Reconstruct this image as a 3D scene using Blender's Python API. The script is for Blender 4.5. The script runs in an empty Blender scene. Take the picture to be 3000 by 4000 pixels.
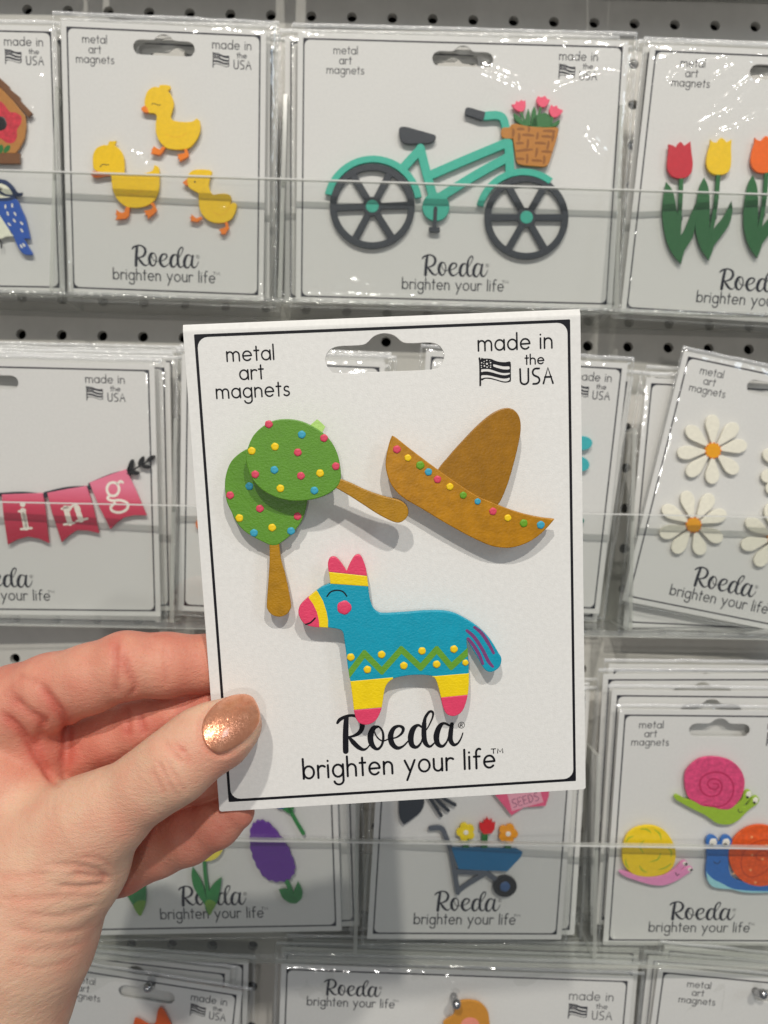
import bpy, math, random
import numpy as np
from mathutils import Matrix, Vector, noise
from mathutils.geometry import tessellate_polygon
random.seed(7)
MM = 0.001
S = bpy.context.scene
col = S.collection

# ---------------------------------------------------------------- camera
F = 2850.0                                   # focal length in photo pixels (3000 x 4000)
CAM = np.array([226.5609, -458.3253, -309.4669])

def rot(rx, ry, rz):
    cx, sx, cy, sy, cz, sz = math.cos(rx), math.sin(rx), math.cos(ry), math.sin(ry), math.cos(rz), math.sin(rz)
    return (np.array([[cz, -sz, 0], [sz, cz, 0], [0, 0, 1]]) @ np.array([[cy, 0, sy], [0, 1, 0], [-sy, 0, cy]])
            @ np.array([[1, 0, 0], [0, cx, -sx], [0, sx, cx]]))

RC = rot(0.0012825, -0.006159, 0.019379) @ np.array([[1, 0, 0], [0, 0, -1], [0, 1, 0]], float)

cd = bpy.data.cameras.new('camera')
cam = bpy.data.objects.new('camera', cd)
col.objects.link(cam)
cd.sensor_fit = 'VERTICAL'
cd.sensor_height = 24
cd.lens = 24 * F / 4000
cd.clip_start = 0.01
cd.clip_end = 50
cd.dof.use_dof = True
cd.dof.focus_distance = 0.217
cd.dof.aperture_fstop = 13
m = Matrix.Identity(4)
for i in range(3):
    m[i][0], m[i][1], m[i][2], m[i][3] = RC[0][i], -RC[1][i], -RC[2][i], CAM[i] * MM
cam.matrix_world = m
S.camera = cam

# ---------------------------------------------------------------- light: shop spots overhead, soft bounce from the room
w = bpy.data.worlds.new('World')
S.world = w
w.use_nodes = True
wn = w.node_tree.nodes['Background']
wn.inputs[0].default_value = (0.93, 0.96, 1.0, 1)
wn.inputs[1].default_value = 0.165

def lamp(name, loc, target, power, size, color, shape='DISK', sy=None):
    ld = bpy.data.lights.new(name, 'AREA')
    ld.shape = shape
    ld.size = size
    if sy: ld.size_y = sy
    ld.energy = power
    ld.color = color
    o = bpy.data.objects.new(name, ld)
    col.objects.link(o)
    o.location = loc
    o.rotation_euler = (Vector(target) - Vector(loc)).to_track_quat('-Z', 'Y').to_euler()
    return o

T0 = Vector((0.23, -0.15, -0.30))
lamp('ceiling_spot', T0 + Vector((0.45, -1.70, 1.46)), T0, 22.5, 0.06, (1.0, 0.95, 0.87))
lamp('ceiling_spot', T0 + Vector((-0.36, -1.70, 1.46)), T0, 22.5, 0.06, (1.0, 0.95, 0.87))
lamp('aisle_lamp', T0 + Vector((-0.10, -2.2, -0.1)), T0, 5.0, 0.1, (1.0, 0.97, 0.92))
lamp('shop_window', T0 + Vector((2.2, -2.0, 1.3)), T0, 10, 0.5, (0.78, 0.89, 1.0), 'RECTANGLE', 1.0)

S.view_settings.view_transform = 'Standard'
S.view_settings.look = 'None'
S.view_settings.exposure = 0
S.view_settings.gamma = 1
S.cycles.transparent_max_bounces = 32
S.cycles.max_bounces = 8

# ---------------------------------------------------------------- materials
def srgb(c):
    r = []
    for x in c:
        x = x / 255
        r.append(x / 12.92 if x <= 0.04045 else ((x + 0.055) / 1.055) ** 2.4)
    return r

def newmat(name):
    mt = bpy.data.materials.new(name)
    mt.use_nodes = True
    nt = mt.node_tree
    for n in list(nt.nodes):
        nt.nodes.remove(n)
    return mt, nt, nt.nodes.new('ShaderNodeOutputMaterial')

def N(nt, typ, **kw):
    n = nt.nodes.new(typ)
    for k, v in kw.items():
        if k.startswith('_'): setattr(n, k[1:], v)
        else: n.inputs[k.replace('__', ' ')].default_value = v
    return n

def surface(name, rgb, rough=0.5, var=0.06, scale=500., bump=0.1, bscale=2500., spec=0.4, metallic=0.0, stretch=(1, 1, 1), sss=0, coat=0, bdist=0.0002, rgb2=None, cscale=None):
    """painted / printed surface: base colour with broad mottling, fine relief"""
    mt, nt, out = newmat(name)
    L = nt.links.new
    p = N(nt, 'ShaderNodeBsdfPrincipled', Roughness=rough, Metallic=metallic)
    p.inputs['Specular IOR Level'].default_value = spec
    p.inputs['Coat Weight'].default_value = coat
    tc = N(nt, 'ShaderNodeTexCoord')
    mp = N(nt, 'ShaderNodeMapping', Scale=stretch)
    L(tc.outputs['Object'], mp.inputs[0])
    n1 = N(nt, 'ShaderNodeTexNoise', Scale=scale, Detail=5.0, Roughness=0.65)
    L(mp.outputs[0], n1.inputs['Vector'])
    mx = N(nt, 'ShaderNodeMix', _data_type='RGBA')
    c = np.array(rgb)
    a = np.clip(c * (1 - var * 2.2), 0, 1)
    b = np.clip(c * (1 + var * 2.2), 0, 1) if rgb2 is None else rgb2
    mx.inputs[6].default_value = (*a, 1)
    mx.inputs[7].default_value = (*b, 1)
    cr = N(nt, 'ShaderNodeMapRange')
    cr.inputs[1].default_value = 0.3; cr.inputs[2].default_value = 0.7
    L(n1.outputs['Fac'], cr.inputs[0])
    L(cr.outputs[0], mx.inputs[0])
    L(mx.outputs[2], p.inputs['Base Color'])
    n2 = N(nt, 'ShaderNodeTexNoise', Scale=bscale, Detail=3.0)
    L(mp.outputs[0], n2.inputs['Vector'])
    bp = N(nt, 'ShaderNodeBump', Strength=bump, Distance=bdist)
    L(n2.outputs['Fac'], bp.inputs['Height'])
    L(bp.outputs[0], p.inputs['Normal'])
    L(p.outputs[0], out.inputs[0])
    return mt

PM = {}
def paint(name, rgb255, k=1.0, **kw):
    """enamel paint on a magnet; rgb255 is the colour seen in the photo under full light"""
    if name not in PM:
        c = [x * 1.18 * k for x in srgb(rgb255)]
        c = [x * min(1, .92 / max(c)) for x in c]
        a = dict(rough=0.4, var=0.03, scale=420., bump=0.6, bscale=1500., spec=0.45, stretch=(1, 1.2, 1), bdist=0.0002)
        a.update(kw)
        PM[name] = surface(name, c, **a)
    return PM[name]

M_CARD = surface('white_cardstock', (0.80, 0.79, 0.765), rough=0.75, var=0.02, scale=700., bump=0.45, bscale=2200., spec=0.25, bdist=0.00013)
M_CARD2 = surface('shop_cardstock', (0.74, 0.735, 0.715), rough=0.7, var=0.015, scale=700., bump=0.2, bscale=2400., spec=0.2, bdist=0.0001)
M_INK = surface('black_ink', (0.009, 0.009, 0.013), rough=0.5, var=0.1, bump=0.05, spec=0.25)
M_INK2 = surface('navy_black_ink', (0.014, 0.015, 0.026), rough=0.5, var=0.1, bump=0.05, spec=0.3)
M_PEG = surface('painted_pegboard', (0.62, 0.60, 0.56), rough=0.55, var=0.03, scale=40., bump=0.15, bscale=900., spec=0.3)
M_DARK = surface('hole_shade_black', (0.02, 0.02, 0.02), rough=0.9, var=0.1)  # near-black stands in for the shade seen through the peg holes
M_STEEL = surface('zinc_steel', (0.45, 0.45, 0.46), rough=0.25, var=0.05, metallic=1.0, bump=0.02)
M_PUCK = surface('ferrite_magnet', (0.05, 0.05, 0.055), rough=0.6, var=0.1)

def clear(name, tint, f0, rough, haze=0.0, hazecol=(0.8, 0.8, 0.8), bump=None):
    """clear plastic sheet: lets light straight through, mirrors by Fresnel"""
    mt, nt, out = newmat(name)
    L = nt.links.new
    t = N(nt, 'ShaderNodeBsdfTransparent', Color=(*tint, 1))
    g = N(nt, 'ShaderNodeBsdfGlossy', Color=(1, 1, 1, 1), Roughness=rough)
    # Schlick reflectance, the same from both faces of the sheet
    ge = N(nt, 'ShaderNodeNewGeometry')
    dp = N(nt, 'ShaderNodeVectorMath', _operation='DOT_PRODUCT')
    L(ge.outputs['Normal'], dp.inputs[0]); L(ge.outputs['Incoming'], dp.inputs[1])
    ab = N(nt, 'ShaderNodeMath', _operation='ABSOLUTE'); L(dp.outputs['Value'], ab.inputs[0])
    om = N(nt, 'ShaderNodeMath', _operation='SUBTRACT'); om.inputs[0].default_value = 1; L(ab.outputs[0], om.inputs[1])
    pw = N(nt, 'ShaderNodeMath', _operation='POWER'); pw.inputs[1].default_value = 5; L(om.outputs[0], pw.inputs[0])
    r0 = ((f0 - 1) / (f0 + 1)) ** 2
    fr = N(nt, 'ShaderNodeMath', _operation='MULTIPLY_ADD'); fr.inputs[1].default_value = 1 - r0; fr.inputs[2].default_value = r0; L(pw.outputs[0], fr.inputs[0])
    mx = N(nt, 'ShaderNodeMixShader')
    L(fr.outputs[0], mx.inputs[0]); L(t.outputs[0], mx.inputs[1]); L(g.outputs[0], mx.inputs[2])
    last = mx
    if haze:
        d = N(nt, 'ShaderNodeBsdfDiffuse', Color=(*hazecol, 1))
        m2 = N(nt, 'ShaderNodeMixShader', Fac=haze)
        L(mx.outputs[0], m2.inputs[1]); L(d.outputs[0], m2.inputs[2])
        last = m2
    if bump:
        tc = N(nt, 'ShaderNodeTexCoord')
        n2 = N(nt, 'ShaderNodeTexNoise', Scale=bump[0], Detail=2.0, Distortion=0.8)
        L(tc.outputs['Object'], n2.inputs['Vector'])
        bp = N(nt, 'ShaderNodeBump', Strength=bump[1], Distance=bump[2])
        L(n2.outputs['Fac'], bp.inputs['Height'])
        L(bp.outputs[0], g.inputs['Normal'])
    L(last.outputs[0], out.inputs[0])
    return mt

M_FILM = clear('cellophane', (0.985, 0.985, 0.98), 1.6, 0.085, 0.006, (0.9, 0.9, 0.9), (90., 0.13, 0.003))
M_SEAM = clear('cellophane_seam', (0.93, 0.93, 0.92), 1.8, 0.12, 0.14, (0.85, 0.86, 0.87), (300., 0.6, 0.002))
M_FOLD = clear('cellophane_fold_highlight', (0.93, 0.93, 0.92), 2.1, 0.16, 0.42, (0.93, 0.94, 0.95), (350., 0.8, 0.002))  # white haze paints in the highlight along the sleeve tops
M_BASE = clear('scuffed_acrylic', (0.95, 0.955, 0.95), 1.5, 0.05, 0.03, (0.62, 0.62, 0.6))
M_BASE2 = clear('shading_acrylic', (0.93, 0.94, 0.92), 1.5, 0.08, 0.1, (0.62, 0.62, 0.6))  # haze added so this base plate shades the cards hanging below
M_ACR = clear('clear_acrylic', (0.975, 0.98, 0.975), 1.5, 0.02)
M_RIM = clear('lip_highlight_white', (0.8, 0.8, 0.78), 2.0, 0.12, 0.55, (0.93, 0.93, 0.9))  # pale haze imitates the bright line along a tray lip
M_EDGE = clear('acrylic_cut_edge', (0.72, 0.74, 0.70), 1.7, 0.2, 0.42, (0.70, 0.70, 0.66))

# ---------------------------------------------------------------- mesh helpers (all shapes in millimetres)
def tag(o, label=None, cat=None, group=None, kind=None):
    if label: o['label'] = label
    if cat: o['category'] = cat
    if group: o['group'] = group
    if kind: o['kind'] = kind
    return o

def mesh_obj(name, verts, faces, mat, parent=None, mw=None, smooth=False, mats=None, fmat=None):
    me = bpy.data.meshes.new(name)
    me.from_pydata([tuple(float(a) * MM for a in v) for v in verts], [], faces)
    for mm_ in (mats or [mat]): me.materials.append(mm_)
    if fmat: me.polygons.foreach_set('material_index', fmat)
    if smooth: me.polygons.foreach_set('use_smooth', [True] * len(me.polygons))
    me.update()
    o = bpy.data.objects.new(name, me)
    col.objects.link(o)
    if parent: o.parent = parent
    if mw is not None: o.matrix_world = mw
    return o

def empty(name, mw):
    o = bpy.data.objects.new(name, None)
    o.empty_display_size = 0.01
    col.objects.link(o)
    o.matrix_world = mw
    return o

def area2(p):
    return sum(p[i][0] * p[(i + 1) % len(p)][1] - p[(i + 1) % len(p)][0] * p[i][1] for i in range(len(p)))

def ccw(p):
    return p if area2(p) > 0 else p[::-1]

def cr(pts, n=6, closed=True):
    """Catmull-Rom through pts; a point (x, y, 1) is a sharp corner"""
    P = [(p[0], p[1]) for p in pts]
    K = [len(p) > 2 and p[2] for p in pts]
    out = []
    m_ = len(P)
    for i in range(m_ if closed else m_ - 1):
        p1, p2 = P[i], P[(i + 1) % m_]
        p0 = P[i - 1] if (closed or i > 0) else p1
        p3 = P[(i + 2) % m_] if (closed or i + 2 < m_) else p2
        if K[i]: p0 = p1
        if K[(i + 1) % m_]: p3 = p2
        if K[i] and K[(i + 1) % m_]:
            out.append(p1); continue
        for k in range(n):
            t = k / n
            out.append(tuple(0.5 * ((2 * p1[j]) + (-p0[j] + p2[j]) * t + (2 * p0[j] - 5 * p1[j] + 4 * p2[j] - p3[j]) * t * t
                             + (-p0[j] + 3 * p1[j] - 3 * p2[j] + p3[j]) * t ** 3) for j in (0, 1)))
    if not closed: out.append(P[-1])
    return out

def clean(p, eps=1e-4):
    q = []
    for a in p:
        if not q or (a[0] - q[-1][0]) ** 2 + (a[1] - q[-1][1]) ** 2 > eps * eps: q.append(a)
    if len(q) > 1 and (q[0][0] - q[-1][0]) ** 2 + (q[0][1] - q[-1][1]) ** 2 < eps * eps: q.pop()
    return q

def offset(p, d):
    """move a CCW outline inwards by d (outwards if negative)"""
    a = np.array(p); n = len(a)
    e = np.roll(a, -1, 0) - a
    ln = np.hypot(e[:, 0], e[:, 1]) + 1e-12
    nr = np.c_[-e[:, 1] / ln, e[:, 0] / ln]
    b = nr + np.roll(nr, 1, 0)
    k = (b * b).sum(1) / 2
    b = b / np.maximum(k, 0.5)[:, None]
    return (a + b * d).tolist()

def slab_data(outline, z0, z1, bevel=0.0, holes=(), grow=0.0):
    outline = ccw(clean(outline))
    if grow: outline = offset(outline, -grow)
    V, Fc = [], []
    loops = [(outline, 1)] + [(ccw(clean(h)), -1) for h in holes]
    tops = []
    for lp, sgn in loops:
        n = len(lp)
        if bevel:
            prof = [(z0, 0), (z1 - bevel, 0), (z1 - bevel * 0.3, 0.3 * bevel), (z1, bevel)]
        else:
            prof = [(z0, 0), (z1, 0)]
        base = len(V)
        for z, ins in prof:
            q = offset(lp, ins * sgn) if ins else lp
            V += [(x, y, z) for x, y in q]
        for r in range(len(prof) - 1):
            for i in range(n):
                a, b = base + r * n + i, base + r * n + (i + 1) % n
                f = (a, b, b + n, a + n)
                Fc.append(f if sgn > 0 else f[::-1])
        tops.append((base, base + (len(prof) - 1) * n, n))
    for which, z in ((1, 1), (0, 0)):
        idx = []
        polys = []
        for t in tops:
            s = t[1] if which else t[0]
            ids = list(range(s, s + t[2]))
            idx += ids
            polys.append([Vector((V[i][0], V[i][1], 0)) for i in ids])
        for tri in tessellate_polygon(polys):
            a, b, c = (idx[i] for i in tri)
            cr_ = (V[b][0] - V[a][0]) * (V[c][1] - V[a][1]) - (V[c][0] - V[a][0]) * (V[b][1] - V[a][1])
            if abs(cr_) < 1e-12: continue
            if (cr_ > 0) != bool(which): a, c = c, a
            Fc.append((a, b, c))
    return V, Fc

def ribbon_data(pts, width, z, closed=False, smooth=5, z0=None):
    """flat brush or pen stroke of constant or varying width with round ends"""
    W = [p[2] if len(p) > 2 else width for p in pts] if not np.isscalar(width) or any(len(p) > 2 for p in pts) else [width] * len(pts)
    P = [(p[0], p[1]) for p in pts]
    if len(P) > 2 and smooth:
        A = cr(P, smooth, closed)
        w2 = []
        mseg = len(P) if closed else len(P) - 1
        for i in range(mseg):
            for k in range(smooth):
                t = k / smooth
                w2.append(W[i] * (1 - t) + W[(i + 1) % len(P)] * t)
        if not closed: w2.append(W[-1])
        P, W = A, w2
    a = np.array(P, float)
    n = len(a)
    if closed: tan = np.roll(a, -1, 0) - np.roll(a, 1, 0)
    else:
        tan = np.empty_like(a)
        tan[1:-1] = a[2:] - a[:-2]; tan[0] = a[1] - a[0]; tan[-1] = a[-1] - a[-2]
    tan /= (np.hypot(tan[:, 0], tan[:, 1])[:, None] + 1e-12)
    nr = np.c_[-tan[:, 1], tan[:, 0]]
    W = np.array(W)[:, None] / 2
    Lf, Rt = a + nr * W, a - nr * W
    V = [(x, y, z) for x, y in Lf] + [(x, y, z) for x, y in Rt]
    Fc = [(n + i, n + i + 1, i + 1, i) for i in range(n - 1)]
    if closed: Fc.append((2 * n - 1, n, 0, n - 1))
    else:
        for e, sgn in ((0, -1), (n - 1, 1)):
            b = len(V)
            t0 = math.atan2(nr[e][1], nr[e][0])
            r = float(W[e][0])
            for k in range(1, 6):
                ang = t0 - sgn * math.pi * k / 6
                V.append((a[e][0] + r * math.cos(ang), a[e][1] + r * math.sin(ang), z))
            ring = [e] + list(range(b, b + 5)) + [n + e]
            Fc.append(tuple(ring[::-1]) if sgn > 0 else tuple(ring))
    return V, Fc

def join(parts):
    V, Fc = [], []
    for v, f in parts:
        b = len(V)
        V += v
        Fc += [tuple(i + b for i in q) for q in f]
    return V, Fc

def clip(subject, region):
    """subject outline cut to a convex region"""
    out = ccw(clean(subject)); reg = ccw(region)
    for i in range(len(reg)):
        a, b = reg[i], reg[(i + 1) % len(reg)]
        ins = lambda p: (b[0] - a[0]) * (p[1] - a[1]) - (b[1] - a[1]) * (p[0] - a[0]) >= 0
        new = []
        for j in range(len(out)):
            p, q = out[j - 1], out[j]
            if ins(p) != ins(q):
                d1 = (b[0] - a[0]) * (p[1] - a[1]) - (b[1] - a[1]) * (p[0] - a[0])
                d2 = (b[0] - a[0]) * (q[1] - a[1]) - (b[1] - a[1]) * (q[0] - a[0])
                t = d1 / (d1 - d2)
                new.append((p[0] + (q[0] - p[0]) * t, p[1] + (q[1] - p[1]) * t))
            if ins(q): new.append(q)
        out = new
        if not out: return []
    out = clean(out)
    i = 0
    while len(out) > 3 and i < len(out):
        a, b, c = out[i - 1], out[i], out[(i + 1) % len(out)]
        u, v = (a[0] - b[0], a[1] - b[1]), (c[0] - b[0], c[1] - b[1])
        if abs(u[0] * v[1] - u[1] * v[0]) < 1e-3 * math.hypot(*u) * math.hypot(*v) and u[0] * v[0] + u[1] * v[1] > 0:
            out.pop(i); i = 0
        else: i += 1
    return clean(out)

def ell(cx, cy, rx, ry=None, n=28, a=0.0, k=0, amp=0.0):
    ry = rx if ry is None else ry
    o = []
    for i in range(n):
        t = 2 * math.pi * i / n
        s = 1 + amp * math.cos(k * t)
        x, y = rx * s * math.cos(t), ry * s * math.sin(t)
        o.append((cx + x * math.cos(a) - y * math.sin(a), cy + x * math.sin(a) + y * math.cos(a)))
    return o

# ---------------------------------------------------------------- views of the photograph, only used to read positions
REG = {'px': (0, 0, 1), 'r1': (0, 0, 1.3825), 'r2': (1050, 0, 1.106), 'r3': (2300, 0, 1.7014), 'r4': (0, 1150, 1.4275),
       'mar': (850, 1580, 2.07375), 'som': (1450, 1560, 2.07375), 'don': (1120, 2120, 1.8433), 'logo': (1120, 2700, 1.8433),
       'rb': (2200, 1150, 1.63875), 'b1': (300, 3000, 1.4426), 'b2': (1300, 3000, 1.4426), 'b3': (2200, 2500, 1.475),
       'flag': (1840, 1380, 4.608), 'dk': (300, 350, 3.318), 'bk': (1780, 350, 3.318), 'sn': (2580, 2880, 3.1595),
       'bb': (0, 280, 2.4567), 'z7': (1040, 3640, 1.8433)}

class Frame:
    """the plane of one card: origin, right, up, towards the viewer"""
    def __init__(s, q):
        r = rot(*q[:3])
        s.o = np.array(q[3:6], float)
        s.u, s.v, s.n = r[:, 0], r[:, 2], -r[:, 1]
    def at(s, x, y, h=0.0, reg='px'):
        ox, oy, sc = REG[reg]
        px, py = ox + x / sc, oy + y / sc
        d = RC.T @ np.array([(px - 1500) / F, (py - 2000) / F, 1.0])
        o = s.o + s.n * h
        t = ((o - CAM) @ s.n) / (d @ s.n)
        X = CAM + t * d - s.o
        return float(X @ s.u), float(X @ s.v)
    def poly(s, pts, h, reg):
        return [s.at(p[0], p[1], h, reg) + tuple(p[2:]) for p in pts]
    def mw(s, u=0., v=0., h=0.):
        p = s.o + s.u * u + s.v * v + s.n * h
        mm_ = Matrix.Identity(4)
        for i in range(3):
            mm_[i][0], mm_[i][1], mm_[i][2], mm_[i][3] = s.u[i], s.v[i], s.n[i], p[i] * MM
        return mm_
    def shifted(s, du, dv, dn, ang=0.0, lean=0.0):
        f = Frame.__new__(Frame)
        c, t = math.cos(ang), math.sin(ang)
        f.u, f.v, f.n = s.u * c + s.v * t, -s.u * t + s.v * c, s.n.copy()
        if lean:
            cl, sl = math.cos(lean), math.sin(lean)
            v, n = f.v, f.n
            f.v, f.n = v * cl + n * sl, n * cl - v * sl
        f.o = s.o + s.u * du + s.v * dv + s.n * dn
        return f

# ---------------------------------------------------------------- monoline lettering
def arc(cx, cy, rx, ry, a0, a1, n=10):
    return [(cx + rx * math.cos(math.radians(a0 + (a1 - a0) * i / n)), cy + ry * math.sin(math.radians(a0 + (a1 - a0) * i / n))) for i in range(n + 1)]

G = {
 'm': (1.3, [[(0, 0), (0, 1)], [(0, .5)] + arc(.32, .62, .32, .36, 180, 0) + [(.64, 0)], [(.64, .5)] + arc(.96, .62, .32, .36, 180, 0) + [(1.28, 0)]]),
 'n': (.74, [[(0, 0), (0, 1)], [(0, .5)] + arc(.36, .6, .36, .38, 180, 0) + [(.72, 0)]]),
 'h': (.74, [[(0, 0), (0, 1.62)], [(0, .5)] + arc(.36, .6, .36, .38, 180, 0) + [(.72, 0)]]),
 'r': (.5, [[(0, 0), (0, 1)], [(0, .5)] + arc(.36, .6, .36, .38, 180, 50)]),
 'e': (.92, [[(.05, .5), (.9, .52)], arc(.47, .5, .45, .5, 3, 318, 16)]),
 't': (.4, [[(.2, 0), (.2, 1.45)], [(-.03, 1.03), (.45, 1.03)]]),
 'a': (.9, [arc(.44, .5, .44, .5, 0, 360, 18), [(.9, 0), (.88, 1)]]),
 'd': (.9, [arc(.44, .5, .44, .5, 0, 360, 18), [(.9, 0), (.9, 1.62)]]),
 'b': (.9, [arc(.46, .5, .44, .5, 0, 360, 18), [(0, 0), (0, 1.62)]]),
 'o': (.94, [arc(.47, .5, .47, .5, 0, 360, 18)]),
 'g': (.9, [arc(.44, .5, .44, .5, 0, 360, 18), [(.88, 1), (.88, -.2)] + arc(.48, -.28, .4, .36, 0, -165)]),
 'l': (.05, [[(0, 0), (0, 1.6)]]),
 'i': (.05, [[(0, 0), (0, 1)], [(0, 1.34), (0, 1.36)]]),
 'u': (.74, [[(0, 1)] + arc(.36, .38, .36, .38, 180, 360) + [(.72, .9)], [(.72, 1), (.72, 0)]]),
 'y': (.85, [[(0, 1), (.44, .08)], [(.86, 1), (.16, -.62)]]),
 'f': (.5, [arc(.45, 1.28, .25, .33, 60, 180) + [(.2, 0)], [(0, .98), (.5, .98)]]),
 's': (.62, [arc(.34, .75, .26, .25, 40, 250, 8) + arc(.3, .25, .3, .25, 70, -150, 8)]),
 'U': (.75, [[(0, 1.5), (.02, .4)] + arc(.37, .36, .35, .36, 180, 360) + [(.73, 1.5)]]),
 'S': (.62, [[(.6, 1.48)] + arc(.32, 1.13, .3, .36, 90, 240, 8) + arc(.28, .36, .34, .36, 55, -90, 8) + [(.05, .0)]]),
 'A': (.85, [[(0, 0), (.42, 1.52), (.85, 0)], [(.14, .62), (.7, .62)]]),
 'T': (.8, [[(.4, 0), (.4, 1.5)], [(0, 1.5), (.8, 1.5)]]),
 'M': (.95, [[(0, 0), (.05, 1.5), (.47, .3), (.9, 1.5), (.95, 0)]]),
 'E': (.6, [[(.6, 1.5), (0, 1.5), (0, 0), (.6, 0)], [(0, .78), (.5, .78)]]),
 'D': (.7, [[(0, 0), (0, 1.5), (.35, 1.45), (.68, 1.0), (.68, .5), (.35, .05), (0, 0)]]),
}

def text_data(s, u0, u1, base, xh, lw, z, gap=.34):
    x = 0.0; strokes = []
    for ch in s:
        if ch == ' ':
            x += .72; continue
        wd, st = G[ch]
        for q in st: strokes.append([(p[0] + x, p[1]) for p in q])
        x += wd + gap
    x -= gap
    k = (u1 - u0) / x
    return [ribbon_data([(u0 + p[0] * k, base + p[1] * xh) for p in q], lw, z, smooth=0) for q in strokes]

HELD = Frame((0.1186, -0.06771, 0.02643, 231.22553, -240.2376, -326.49456))
LOGO = [
 [(365, 228, 17), (382, 205, 24), (420, 184, 22), (462, 174, 18), (505, 182, 22), (535, 208, 30), (545, 248, 34), (528, 292, 30), (490, 318, 20), (445, 330, 10)],
 [(430, 188, 30), (426, 250, 36), (424, 330, 38), (425, 432, 38)],
 [(447, 328, 14), (478, 366, 32), (515, 402, 30), (552, 420, 20), (580, 408, 11), (602, 380, 8)],
 [(660, 254, 13), (625, 266, 34), (603, 320, 40), (612, 380, 36), (648, 416, 20), (680, 395, 16), (695, 345, 17), (690, 290, 15), (665, 256, 12), (640, 262, 9), (632, 290, 8), (655, 335, 10), (692, 358, 10), (735, 342, 9)],
 [(735, 342, 9), (790, 332, 11), (830, 300, 18), (838, 266, 22), (808, 250, 17), (770, 268, 28), (748, 320, 38), (758, 375, 36), (795, 408, 26), (838, 395, 14), (880, 352, 9)],
 [(978, 262, 12), (945, 244, 18), (910, 272, 36), (893, 330, 40), (902, 386, 34), (936, 402, 20), (968, 368, 12), (984, 310, 10)],
 [(984, 310, 10), (990, 230, 26), (1000, 185, 20), (1028, 147, 18), (1052, 152, 16), (1050, 188, 12), (1022, 250, 9), (1003, 280, 8)],
 [(990, 230, 30), (988, 310, 34), (998, 370, 32), (1030, 398, 18), (1065, 370, 9)],
 [(1170, 246, 13), (1130, 230, 17), (1098, 258, 34), (1078, 320, 40), (1086, 376, 34), (1120, 396, 20), (1152, 364, 12), (1170, 310, 10)],
 [(1190, 236, 26), (1180, 300, 32), (1180, 352, 32), (1202, 384, 24), (1232, 374, 14), (1256, 336, 10), (1268, 300, 8)],
]
LOGO_MM = [[HELD.at(p[0], p[1], 0, 'logo') + (p[2] * 1.1 / 1.8433 / 12.75,) for p in q] for q in LOGO]
RING = HELD.at(1258, 243, 0, 'logo')
FL = lambda pts: [HELD.at(p[0], p[1], 0, 'flag') for p in pts]
FLAG_OUT = FL([(175, 110), (230, 96), (300, 94), (370, 105), (440, 135), (520, 155), (620, 160), (710, 157), (716, 330), (718, 490), (690, 515), (620, 528), (540, 515), (440, 485), (340, 462), (250, 458), (178, 470)])
FLAG_HOLES = [FL(p) for p in (
 [(400, 198), (430, 200), (520, 222), (600, 236), (686, 236), (688, 286), (600, 290), (520, 276), (440, 252), (402, 235)],
 [(178, 292), (250, 282), (330, 285), (400, 305), (500, 340), (600, 355), (694, 350), (696, 372), (640, 392), (560, 392), (450, 365), (340, 335), (250, 326), (178, 338)],
 [(182, 402), (250, 392), (340, 400), (450, 428), (560, 452), (640, 452), (692, 438), (690, 480), (640, 505), (560, 500), (440, 465), (340, 440), (250, 438), (182, 452)])]
STARS = [(190, 172, 16), (235, 148, 13), (282, 128, 15), (335, 135, 9), (350, 170, 18), (228, 185, 10), (285, 190, 24), (186, 220, 12), (240, 228, 20), (352, 215, 13), (318, 225, 9), (187, 255, 12), (288, 250, 17), (350, 252, 15)]
STARS_MM = [HELD.at(a, b, 0, 'flag') + (r / 4.608 / 13.3,) for a, b, r in STARS]
POLE = FL([(150, 90), (160, 150), (165, 300), (166, 575)])

def star_poly(cx, cy, r, a=0.3, n=5, inner=.5):
    return [(cx + (r if i % 2 == 0 else r * inner) * math.sin(a + math.pi * i / n), cy + (r if i % 2 == 0 else r * inner) * math.cos(a + math.pi * i / n)) for i in range(2 * n)]

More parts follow.
